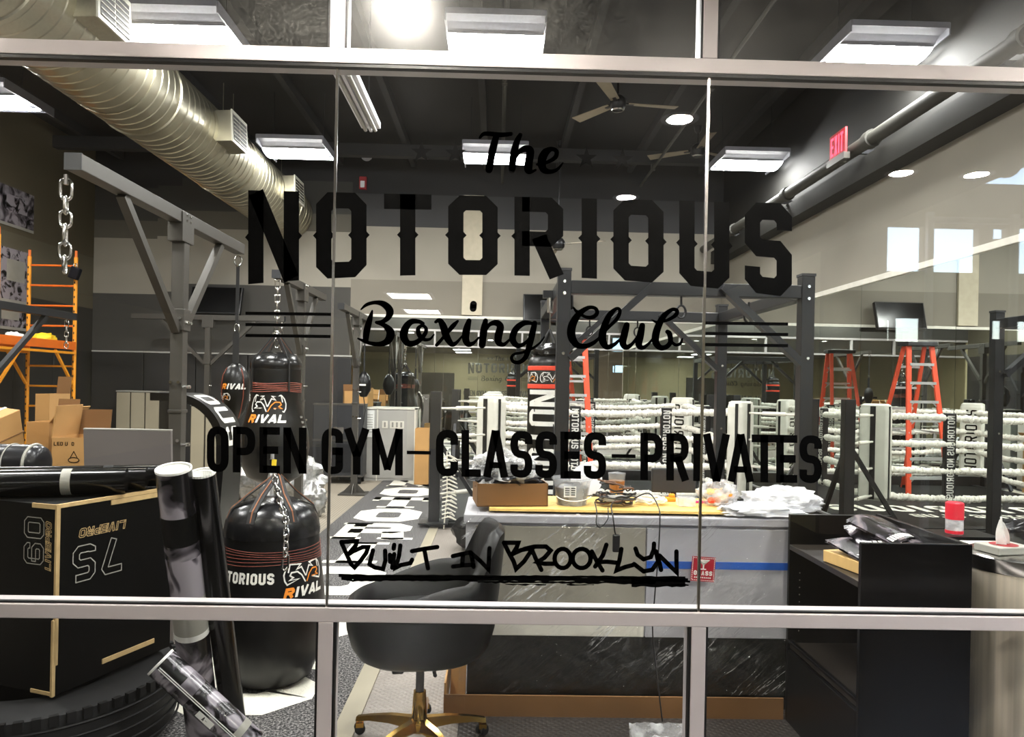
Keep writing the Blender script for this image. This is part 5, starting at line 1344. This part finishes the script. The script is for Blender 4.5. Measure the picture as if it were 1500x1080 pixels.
def magazine(x, y, z, rz, tilt, lab, m):
    t = thing('magazine', lab, 'magazine', (x, y, z), rz, 'magazines on the black cabinet')
    b = MB()
    def fn(u, v): return Vector(((u-.5)*.29, (v-.5)*.21, .012+.022*math.sin(u*PI*1.3)*tilt+.10*tilt*(v-.5)))
    b.grid(10, 4, fn); b.grid(10, 4, lambda u, v: fn(1-u, v)-Vector((0,0,.009))); b.build('pages', m, t, smooth=60)
    mb = MB()
    for k in range(12): mb.add([fn(.06+k*.072,.05)+Vector((0,0,.0015)), fn(.06+k*.072+.05,.05)+Vector((0,0,.0015)), fn(.06+k*.072+.05,.18)+Vector((0,0,.0015)), fn(.06+k*.072,.18)+Vector((0,0,.0015))], [(0,1,2,3)])
    mb.build('cover_print', 'print_white', t)
magazine(1.60, 3.10, .93, .25, .35, 'dark glossy magazine lowest of the pile on the cabinet, over the wooden board', 'print_dark')
magazine(1.70, 3.16, .965, -.1, .5, 'curled monochrome magazine in the middle of the cabinet pile', 'print_dark')
magazine(1.73, 3.22, .99, .6, .7, 'tilted magazine with a white bordered cover topping the cabinet pile', 'print_dark')
sc_ = thing('side_cabinet', 'low cream cabinet with a white top behind the waste bin', 'cabinet', (2.5, 3.35, 0))
MB().box(2.12, 2.95, 3.22, 3.48, .1, .87).build('body', 'grey_panel', sc_, world=True, bevel=.004); MB().box(2.1, 2.97, 3.2, 3.5, .87, .9).build('top', 'trim_white', sc_, world=True, bevel=.004); MB().box(2.14, 2.93, 3.24, 3.46, 0, .1).build('plinth', 'baseboard', sc_, world=True)
for k in range(2): MB().box(2.14+k*.405, 2.53+k*.405, 3.205, 3.22, .12, .85).build('door', 'grey_panel', sc_, world=True, bevel=.003)
t = thing('canister', 'red and clear canister standing on the black side table', 'canister', (at(1398,770,3.66).x, 3.66, .9))
st_ = thing('side_table', 'narrow black side table behind the black cabinet', 'table', (2.28, 3.68, 0))
MB().box(-.22,.22,-.1,.1,.875,.9).build('table_top', 'cabinet_black', st_, bevel=.002)
for sx in (-.2,.2):
    for sy in (-.08,.08): MB().box(sx-.015,sx+.015,sy-.015,sy+.015,0,.875).build('leg', 'cabinet_black', st_)
MB().lathe([(0,0),(.038,0),(.04,.004),(.04,.09),(0,.09)], 22).build('clear_body', 'film_white', t, smooth=40); MB().lathe([(0,.075),(.042,.075),(.042,.155),(.036,.16),(0,.16)], 22).build('red_top', 'red_can', t, smooth=40)
MB().lathe([(.0405,.004),(.0415,.004),(.0415,.02),(.0405,.02)], 22, cap=False).build('red_foot', 'red_can', t)
tc_ = thing('waste_bin', 'tall brushed stainless steel waste bin at the right edge', 'bin', (2.14, 2.96, 0))
MB().lathe([(0,.02),(.19,.02),(.195,.03),(.195,.94),(0,.945)], 48).build('body', 'stainless', tc_, smooth=40); MB().lathe([(0,0),(.185,0),(.185,.02),(0,.02)], 48).build('base_ring', 'rubber', tc_, smooth=40)
MB().lathe([(.196,.90),(.2,.905),(.2,.955),(.18,.965),(0,.967)], 48).build('lid', 'chrome', tc_, smooth=40)
MB().tube([(.04,-.2,.42),(.08,-.215,.42),(.12,-.19,.43)], .01, 8).build('pedal_catch', 'chrome', tc_)
tb = thing('tissue_box', 'flat red and white tissue box with a tissue standing out, on the waste bin', 'tissue box', (2.06, 2.94, .968), .2)
MB().box(-.085,.085,-.06,.06,0,.03).build('box', 'print_grey', tb, bevel=.004); MB().lathe([(0,.0305),(.05,.0305),(.052,.031)], 20, cap=False).build('opening_rim', 'red_sign', tb)
b = MB(); b.grid(8, 8, lambda u, v: Vector(((u-.5)*(.07-.05*v)-.012*v, .012*math.sin(u*9+v*3)*(1-.3*v), .03+.10*v+.015*math.sin(u*5)*v))); b.build('tissue', 'paper_white', tb, smooth=70)
t = thing('paper_towel_pack', 'black plastic wrapped pack on the cream cabinet at the right edge', 'plastic bag', (2.48, 3.36, .9))
MB().blob((0,0,.06), (.11,.09,.07), 26, 14, .25, 3, seed=8, flat=0.0).build('wrapping', 'bag_shine', t, smooth=60); MB().blob((.02,-.04,.1), (.05,.05,.04), 14, 8, .3, 3, seed=4, flat=0.0).build('knot', 'bag_shine', t, smooth=60)
t = thing('clear_clamshell', 'crumpled clear plastic tray lying on the dark floor by the lower mullion', 'plastic tray', (at(972,1078,3.2).x, 3.14, .006))
MB().grid(14, 10, lambda u, v: Vector(((u-.5)*.24, (v-.5)*.16, .035+.035*math.sin(u*PI)+.02*mnoise.noise(Vector((u*7,v*7,2)))))).build('tray', 'film_white', t, smooth=50)
MB().grid(14, 6, lambda u, v: Vector(((u-.5)*.24-.03, .05+(v-.5)*.05, .05+.08*v+.012*mnoise.noise(Vector((u*9,v*7,5)))))).build('lid', 'film_bag', t, smooth=50)
MB().box(-.11,.11,-.08,.08,0,.006).build('base', 'film_white', t)

# loose gear on the floor between the ring post and the counter
t = thing('lacing_cord', 'white lacing cord draped down the near left ring post', 'rope', (-.58, 8.18, 0)); r_ = random.Random(12)
mb = MB()
for k in range(16):
    z = .12+k*.045; mb.tube([(.0,-.02,z),(.07+.05*r_.random(),-.05,z+.03),(.13+.04*r_.random(),0,z-.02),(.05,.02,z+.02)], .008, 5)
mb.tube([(.02,0,.0),(.05,0,.4),(.04,0,.86)], .008, 5).build('cord', 'rope_white', t)
t = thing('gear_bag', 'black gear bag lying on the floor behind the counter', 'bag', (-.1, 7.2, .006))
MB().blob((0,0,.17), (.3,.2,.2), 26, 14, .22, 2.5, seed=41, flat=0.0).build('body', 'bag_shine', t, smooth=60); MB().tube([(-.15,-.12,.3),(-.08,-.16,.42),(.08,-.16,.42),(.15,-.12,.3)], .012, 6).build('handle', 'strap', t)

# ================================================================== LEFT SIDE
# tyre lying on the floor under the black cartons
ty = thing('tyre', 'large black tyre lying flat under the black cartons', 'tyre', (-1.98, 3.28, .0))
prof = [(.28,.05),(.36,.02),(.46,.012),(.53,.04),(.55,.09),(.555,.17),(.55,.25),(.53,.30),(.46,.33),(.36,.325),(.28,.29)]
MB().lathe(prof+[(.26,.17),(.28,.05)], 64).build('carcass', 'rubber', ty, smooth=35)
for zz in (.08,.125,.17,.215,.26):
    MB().tube([(.556*math.cos(a),.556*math.sin(a),zz) for a in [2*PI*i/64 for i in range(64)]], .005, 5, closed=True).build('tread_rib', 'rubber', ty)
for k in range(60):
    MB().box(.535,.556,-.016,.016,.272,.312, M=rotz(2*PI*k/60)).build('tread_block', 'rubber', ty)
# black carton with outlined numerals, resting on the tyre
fx = at(84, 742, 2.93); a0 = math.radians(70)
ct = thing('carton', 'black carton on the tyre, sideways outlined 60 and upside-down 75, tan seams', 'cardboard box', (fx.x, 2.93, .345), a0)
Wc, Dc, Hc = .60, .62, .75
MB().box(0, Wc, 0, Dc, 0, Hc).build('body', 'carton_black', ct, bevel=.003)
MB().box(-.004,.012,-.004,.006,.12,Hc).box(-.012,.002,-.004,.006,.0,.3).box(.0,Wc,-.005,.008,Hc-.012,Hc+.003).box(.25,.5,-.005,.0,Hc-.035,Hc-.014).box(.22,.5,-.005,.0,.05,.07).box(-.004,.002,0,.13,Hc-.016,Hc+.002).box(-.004,.002,0,.12,0,.014).build('seam', 'card_edge', ct)
mb = MB(); f75 = lambda a,b,d: Vector((.40-a, -.003, Hc-.08-b))
word(mb, '75', .09, .10, .145, f75, .72, .2, .2, outline=.0022)
f60 = lambda a,b,d: Vector((-.003, .065+b, Hc-.26+a)); word(mb, '60', .02, .0, .105, f60, .78, .2, .2, outline=.002); mb.build('numerals', 'print_grey', ct)
mb = MB(); word(mb, 'LIVEPRO', .07, .03, .036, f75, .85, .22, .14, slant=.2, outline=.0013)
f60b = lambda a,b,d: Vector((-.003, .025+b, Hc-.26+a)); word(mb, 'LIVEPRO', .0, .0, .03, f60b, .85, .22, .14, slant=.2, outline=.0012); mb.build('brand_lettering', 'card_edge', ct)
# glossy black rolls across the cartons
for k, (p0, p1, r, lab) in enumerate(((( -2.75,2.88,1.154),(-1.60,3.235,1.156),.055,'long glossy black roll with a white label, front one of three'),((-2.8,2.995,1.150),(-1.57,3.355,1.15),.05,'long glossy black roll lying across the carton, middle one of three'),((-2.8,3.11,1.150),(-1.53,3.475,1.15),.05,'long glossy black roll lying across the carton, rear one of three'))):
    t = thing('vinyl_roll', lab, 'roll', p0, 0, 'long black rolls'); d = Vector(p1)-Vector(p0)
    MB().tube([(0,0,0), d], r, 24).build('roll', 'screen', t, smooth=40)
    MB().tube([d*.80-Vector((0,.003,0)), d*.83-Vector((0,.003,0))], r+.001, 24).build('white_label' if k == 0 else 'tape_band', 'print_grey' if k == 0 else 'carton_black', t, smooth=40)
# rolled prints
def print_roll(name, base, top, r, lab, m, bands=()):
    t = thing(name, lab, 'poster roll', base, 0, 'rolled poster prints'); d = Vector(top)-Vector(base); n = 28
    MB().tube([(0,0,0), d], r, n, cap=False).build('print', m, t, smooth=60)
    q = d.to_track_quat('Z','X').to_matrix().to_4x4()
    MB().lathe([(r*.93,d.length-.05),(r*.93,d.length-.001),(r*1.0,d.length+.001),(r*1.006,d.length-.002),(r*1.004,d.length-.008)], n, M=q, cap=False).build('paper_edge', 'paper_white', t)
    MB().lathe([(r*.84,d.length-.08),(r*.82,d.length-.006),(r*.76,d.length-.008),(r*.72,d.length-.05),(.0,d.length-.06)], n, M=q).build('inner_sheet', 'paper_white', t)
    for (z0, z1, mm) in bands: MB().lathe([(r*1.008,z0),(r*1.008,z1)], n, M=q, cap=False).build('print_band', mm, t, smooth=60)
    return t
b1 = at(300,1096,3.2); tp = at(254,686,2.86)
t1 = print_roll('poster_roll', (b1.x, 3.2, .016), (tp.x, 2.86, tp.z), .066, 'wide rolled monochrome print leaning upright by the glass', 'print_a', ((.56,.585,'paper_white'),(.74,.92,'print_b'),(.585,.74,'print_grey'),(.98,1.1,'carton_black')))
b1 = at(346,1085,3.27); tp = at(296,692,2.92)
print_roll('poster_roll', (b1.x, 3.27, .016), (tp.x, 2.92, tp.z), .05, 'narrower black rolled print standing beside the wide monochrome roll', 'screen', ())
b1 = at(366,1096,2.84); tp = at(236,968,2.84)
t3 = print_roll('poster_roll', (b1.x, 2.86, b1.z), (tp.x, 2.83, tp.z), .058, 'rolled print with white labels leaning low and slanted by the glass', 'print_c', ((.06,.09,'print_grey'),(.30,.36,'print_d')))
q = (Vector((tp.x,2.83,tp.z))-Vector((b1.x,2.86,b1.z)))
Mq = q.to_track_quat('Z','X').to_matrix().to_4x4()
qa = Vector((0,-1,0)) ; qd = q.normalized(); qs = qd.cross(qa).normalized()
mb = MB()
for off in (.008,.016): mb.bar(q*.03+qa*.0585+qs*off, q*.96+qa*.0585+qs*off, .003, .002, qa)
mb.bar(q*.34+qa*.059-qs*.014, q*.50+qa*.059-qs*.014, .024, .002, qa).build('white_label', 'paper_white', t3)
mb = MB(); P0 = q*.36+qa*.0605
word(mb, 'A-2', 0, 0, .016, lambda a,b,d: P0+qd*(.04-a)*1.0+qs*(-.022+b*1.0), .6, .2, .2); mb.build('label_lettering', 'vinyl_black', t3)
# support stack and things behind the cartons
def plain_box(x, y, z, w, d, h, rz, lab, m='carton_black', group=None):
    t = thing('carton', lab, 'cardboard box', (x, y, z), rz, group)
    MB().box(-w/2,w/2,-d/2,d/2,0,h).build('body', m, t, bevel=.004)
    MB().box(-w/2-.001,w/2+.001,-.03,.03,h,h+.002).box(-.03,.03,-d/2-.002,-d/2,h-.12,h+.001).build('tape_strip', 'tape' if m != 'carton_black' else 'black_plastic', t); return t
plain_box(-2.62, 4.05, 0, .75, .55, .52, .05, 'plain black carton at the bottom of the stack behind the numbered cartons')
plain_box(-2.64, 4.05, .522, .72, .52, .50, -.04, 'plain black carton under the navy padded roll')
nv = thing('padded_roll', 'shiny navy black padded roll with a pale trimmed end, lying on the black carton', 'roll', (-3.0, 3.98, 1.14), -.05)
MB().tube([(-.02,0,0),(0,0,0),(.56,0,0),(.60,0,0),(.615,0,0)], [.08,.1,.1,.09,.06], 28).build('roll', 'navy', nv, smooth=50)
MB().tube([(.565,.1*math.cos(a),.1*math.sin(a)) for a in [2*PI*i/28 for i in range(28)]], .008, 6, closed=True).tube([(.45,.101*math.cos(a),.101*math.sin(a)) for a in [2*PI*i/28 for i in range(28)]], .004, 5, closed=True).build('trim_piping', 'print_grey', nv)
MB().bar((.05,-.092,.04),(.4,-.092,.045), .012, .004, (0,1,0)).build('seam_stitching', 'print_grey', nv)
b0 = at(118,705,4.3); b1 = at(233,632,4.3)
gp_ = thing('leaning_board', 'flat dull grey-mauve board leaning behind the cartons', 'board', ((b0.x+b1.x)/2, 4.42, .0))
Mt = Matrix.Rotation(.07, 4, 'X'); MB().box(b0.x-gp_.location.x, b1.x-gp_.location.x+.06, -.012,.012, .0, b1.z+.005, M=Mt).build('sheet', 'grey_board', gp_, bevel=.002)
MB().box(b0.x-gp_.location.x, b1.x-gp_.location.x+.06, -.013,.013, b1.z+.005, b1.z+.012, M=Mt).build('edge_band', 'print_grey', gp_)
mb = MB()
for (ax, az, bx, bz) in ((.1,-.07,.13,-.05),(.13,-.05,.16,-.07),(.17,-.09,.2,-.12),(.2,-.12,.24,-.09)): mb.bar((ax,-.0135,b1.z+az),(bx,-.0135,b1.z+bz), .01, .002, (0,1,0))
mb.build('scrape_marks', 'paper_white', Mt and gp_)
def open_box(px0, px1, pyt, pyb, Y, d, lab, rz=0, m='card', lift=None, flaps='bl', printed=False):
    """open cardboard carton whose front face spans the given pixels"""
    p = at(px0, pyt, Y); q = at(px1, pyb, Y); w = q.x-p.x; h = p.z-q.z; z0 = q.z if lift is None else lift
    h = p.z-z0; t = thing('cardboard_box', lab, 'cardboard box', ((p.x+q.x)/2, Y, z0), rz, 'opened brown cartons'); e = .005
    MB().box(-w/2,w/2,0,e,0,h).build('front_wall', m, t); MB().box(-w/2,w/2,d-e,d,0,h).build('back_wall', m, t)
    MB().box(-w/2,-w/2+e,e,d-e,0,h).build('side_wall', m, t); MB().box(w/2-e,w/2,e,d-e,0,h).build('side_wall', m, t); MB().box(-w/2,w/2,0,d,0,e).build('bottom', m, t)
    if 'b' in flaps: MB().box(-w/2,w/2,-e,0,0,d*.5, M=Matrix.Translation((0,d,h)) @ Matrix.Rotation(-.15,4,'X')).build('flap', 'card_dark', t)
    if 'l' in flaps: MB().box(-e,0,0,d,0,d*.6, M=Matrix.Translation((-w/2,0,h)) @ Matrix.Rotation(.12,4,'Y')).build('flap', 'card', t)
    if 'r' in flaps: MB().box(0,e,0,d,0,d*.45, M=Matrix.Translation((w/2,0,h)) @ Matrix.Rotation(.7,4,'Y')).build('flap', 'card', t)
    if printed:
        mb = MB(); word(mb, 'LED UFO', -w*.44, h*.78, h*.1, lambda a,b,dd: Vector((a,-.002,b)), .7, .18, .16)
        mb.ribbon([(.16*w+.16*w*math.cos(a), h*.38+.07*h*math.sin(a)) for a in [2*PI*i/20 for i in range(20)]], h*.012, True, lambda a,b,dd: Vector((a,-.002,b)))
        mb.ribbon([(.04*w,h*.42),(.16*w,h*.62),(.28*w,h*.42)], h*.01, False, lambda a,b,dd: Vector((a,-.002,b)))
        for k in range(3): mb.ribbon([(-.3*w+k*.1*w+.035*w*math.cos(a), h*.12+.035*w*math.sin(a)) for a in [2*PI*i/12 for i in range(12)]], h*.01, True, lambda a,b,dd: Vector((a,-.002,b)))
        mb.build('printing', 'vinyl_black', t)
    return t
plain_box(-3.2, 4.95, 0, 1.1, .6, .98, .03, 'large plain black carton carrying the opened brown cartons')
open_box(77,124,641,672,4.75,.34,'opened brown LED UFO lamp carton with flaps up', .06, lift=.985, flaps='bl', printed=True)
open_box(38,72,618,660,5.0,.3,'opened brown carton with a tall flap, left of the LED UFO carton', -.08, lift=.985, flaps='br')
t = thing('cardboard_box', 'big strapped brown carton tilted on the left edge of the pile', 'cardboard box', (-3.20, 4.62, 1.10), -.15, 'opened brown cartons')
Mb = Matrix.Rotation(.30, 4, 'X') @ Matrix.Rotation(.1, 4, 'Y')
MB().box(-.28,.2,-.15,.15,.0,.28, M=Mb).build('body', 'card', t, bevel=.004); MB().box(-.285,.205,-.155,.155,.13,.137, M=Mb).box(-.282,.202,-.16,-.15,.26,.283, M=Mb).build('seam_edge', 'card_dark', t)
for xx in (-.06,.1): MB().box(xx-.008,xx+.008,-.153,.153,-.003,.283, M=Mb).build('strap', 'paper_white', t)
MB().box(-.28,.2,-.15,-.145,.28,.40, M=Mb @ Matrix.Translation((0,-.15,.28)) @ Matrix.Rotation(.9,4,'X') @ Matrix.Translation((0,.15,-.28))).build('flap', 'card', t)
open_box(52,72,577,617,5.45,.26,'small brown carton standing upright behind the strapped carton', .0, lift=1.0, flaps='b')
plain_box(-3.05, 5.75, 0, .9, .4, 1.0, 0, 'plain black carton under the upright small brown carton')
# scaffold
sc = thing('scaffold', 'orange and yellow rolling scaffold with rungs and an orange platform', 'scaffold', (-6.25, 9.6, 0)); H = 3.27
def sfx(x, y, yellow): return
for y in (8.8, 10.4):
    fr = MB().tube([(-5.9,y,.12),(-5.9,y,H)], .026, 10).tube([(-6.54,y,.12),(-6.54,y,H)], .026, 10).build('end_frame', 'scaffold', sc, world=True, smooth=40)
    for x in (-5.9,-6.54):
        MB().tube([(x,y,H),(x,y,H+.09)], .018, 8).build('coupling_pin', 'scaffold_orange', fr, world=True)
        MB().tube([(x-.02,y,.06),(x+.02,y,.06)], .06, 16).tube([(x,y,.06),(x,y,.13)], .02, 8).build('caster', 'rubber', fr, world=True)
        mb = MB()
        for k in range(28): mb.box(x-.008,x+.008,y-.0275,y-.0255,.4+k*.1,.43+k*.1)
        mb.build('lock_holes', 'vent_dark', fr, world=True)
    for k in range(11):
        MB().tube([(-6.52,y,.35+k*.28),(-5.92,y,.35+k*.28)], .014, 8).build('rung', 'scaffold_orange' if k > 5 else 'scaffold', sc, world=True)
for x in (-5.9,-6.54):
    MB().box(x-.025,x+.025,8.8,10.4,1.98,2.09).build('side_rail', 'scaffold_orange', sc, world=True, bevel=.004)
    MB().box(x-.03,x+.03,8.8,10.4,1.92,1.95).build('lower_lip', 'scaffold', sc, world=True)
    for (ya, yb) in ((8.83,9.25),(10.37,9.95)): MB().bar((x,ya,1.5),(x,yb,1.96), .03, .03).build('knee_brace', 'scaffold', sc, world=True)
MB().box(-6.5,-5.93,8.85,10.35,2.04,2.07).build('platform', 'plywood', sc, world=True)
t = thing('yellow_cloth', 'bright yellow crumpled cloth on the scaffold platform', 'cloth', (-6.05, 9.95, 2.073)); MB().blob((0,0,.03),(.13,.16,.08),22,12,.3,3,seed=2,flat=0.0).build('cloth', 'yellow', t, smooth=60)
t = thing('white_rag', 'small white rag on the scaffold platform left of the yellow cloth', 'cloth', (-6.05, 9.35, 2.073)); MB().blob((0,0,.02),(.1,.12,.06),18,10,.3,3,seed=6,flat=0.0).build('cloth', 'paper_white', t, smooth=60)
# posters on the left wall
def poster(y, z, w, h, m, lab, extra=None):
    t = thing('wall_poster', lab, 'poster', (XL+.004, y, z), 0, 'monochrome posters on the left wall')
    MB().box(0,.006,-w/2,w/2,-h/2,h/2).build('sheet', m, t); MB().box(.006,.008,-w/2,w/2,-h/2,-h/2+.04).build('border', 'print_grey', t)
    MB().box(.006,.0075,-w*.3,w*.3,-h*.1,h*.3).build('image_field', 'print_grey' if m != 'print_d' else 'print_b', t)
poster(9.75,3.85,.6,.5,'print_a','dark poster with pale blocks, upper left above the scaffold'); poster(10.5,3.95,.75,.55,'print_d','grey framed poster at the top of the left wall group')
poster(9.8,3.1,.55,.7,'print_c','mottled tall poster behind the scaffold post'); poster(10.5,3.0,.65,.75,'print_b','pale portrait-format poster between the scaffold frames')
poster(10.35,2.42,.8,.35,'print_a','wide dark poster lowest of the wall group')
# cabinets and flat packs by the back wall
def locker(x0, x1, y, h, n, lab, d=.35):
    t = thing('flat_pack_panels', lab, 'panels', ((x0+x1)/2, y, 0), 0, 'beige panel stacks'); w = x1-x0
    MB().box(-w/2,w/2,.01,d,0,h-.02).build('carcass', 'locker_gap', t); 
    for i in range(n):
        a = -w/2+i*w/n; MB().box(a+.012,a+w/n-.008,-.004,.012,.03,h-.03).build('panel', 'locker', t, bevel=.003)
    MB().box(-w/2,w/2,-.006,d,h-.02,h).build('top_trim', 'print_grey', t)
    return t
a = at(170,572,11.9); b = at(234,572,11.9); locker(a.x, b.x, 11.9, a.z, 3, 'beige panel cabinet with three fronts left of the large rack column')
a = at(279,592,9.0); b = at(322,592,9.0); locker(a.x, b.x, 9.0, a.z, 2, 'beige panel cabinet seen under the curved black pad')
a = at(503,596,12.35); b = at(611,597,12.35)
hw = thing('half_wall_cabinet', 'pale grey half-height cabinet with light switches and a paper notice', 'cabinet', ((a.x+b.x)/2, 12.1, 0)); w = b.x-a.x
h = a.z
for i, (u, v) in enumerate(((-.5,0.0),(0.0,.5))): MB().box(u*w+.006,v*w-.006,-.01,.0,.05,h-.03).build('front_panel', 'grey_panel', hw, bevel=.002)
MB().box(-w/2,w/2,.0,.3,0,h-.02).build('carcass', 'grey_panel', hw); MB().box(-w/2-.01,w/2+.01,-.02,.31,h-.02,h).box(-w/2-.01,-w/2+.012,-.02,.3,0,h).box(w/2-.012,w/2+.01,-.02,.3,0,h).box(-.008,.008,-.02,.0,0,h).build('white_trim', 'trim_white', hw)
for (u, n_) in ((.10,1),(.26,3)):
    pl = MB().box(u*w-.035*n_-.01,u*w+.035*n_+.01,-.02,-.01,h-.33,h-.21).build('switch_plate', 'trim_white', hw, bevel=.002)
    for k in range(n_): MB().box(u*w-.035*n_+.07*k+.02,u*w-.035*n_+.07*k+.05,-.026,-.02,h-.31,h-.23).build('switch', 'print_grey', pl)
MB().box(-.22*w,-.04*w,-.024,-.02,h-.48,h-.04).build('paper_notice', 'paper_white', hw); mb = MB()
for k in range(8): mb.box(-.2*w,-.06*w,-.0255,-.024,h-.12-k*.04,h-.11-k*.04)
mb.build('notice_lines', 'print_grey', hw)
open_box(505,538,573,594,12.15,.22,'brown carton on the grey half-height cabinet', .3, lift=h+.002, flaps='b')
open_box(608,628,628,658,11.6,.3,'tall brown carton on the floor right of the grey cabinet', 0, lift=.02, flaps='r')
rc = thing('road_case', 'dark grey rolling equipment case with corner hardware near the back wall', 'case', (at(505,650,11.6).x-.08, 11.6, .0), .03)
MB().box(-.42,.36,0,.44,.12,1.26).build('body', 'dark_plastic', rc, bevel=.012)
for zz in (.12,.68,1.24): MB().box(-.425,.365,-.006,.445,zz-.0,zz+.025).build('edge_rail', 'steel_grey', rc)
MB().box(-.1,.06,-.012,.0,.8,.9).build('latch', 'chrome', rc); MB().box(.2,.3,-.012,.0,1.0,1.12).build('vent', 'vent_dark', rc); MB().box(-.36,.3,-.008,.0,.2,.64).build('front_recess', 'rig_black', rc)
for x in (-.36,.3):
    for y in (.06,.38): MB().tube([(x-.03,y,.05),(x+.03,y,.05)], .05, 14).box(x-.04,x+.04,y-.04,y+.04,.1,.12).build('caster', 'rubber', rc)
for (px, py, Y, r, s, lab) in ((428,716,9.35,(.40,.3,.36),3,'large clump of clear plastic wrap on the floor behind the racks'),(372,706,9.95,(.34,.26,.33),12,'clump of clear plastic wrap behind the floor bag'),(456,735,8.78,(.17,.16,.2),7,'small clear plastic clump at the right end of the wrap pile')):
    p = at(px, py, Y); t = thing('plastic_wrap', lab, 'plastic wrap', (p.x, Y, .006)); MB().blob((0,0,r[2]*.9), r, 40, 20, .28, 3.4, seed=s, flat=0.0).build('wrap', 'silver_wrap', t, smooth=50)
t = thing('light_stand', 'folding silver tripod stand behind the floor bag', 'stand', (at(398,720,6.6).x, 6.6, .006))
for k in range(3): MB().tube([(.26*math.cos(k*2.09+.5),.26*math.sin(k*2.09+.5),.01),(0,0,.85)], .013, 8).build('leg', 'alu', t)
MB().tube([(0,0,.5),(0,0,1.0)], .016, 10).build('column', 'alu', t); MB().tube([(0,0,.82),(0,0,.9)], .03, 12).build('collar', 'black_plastic', t)
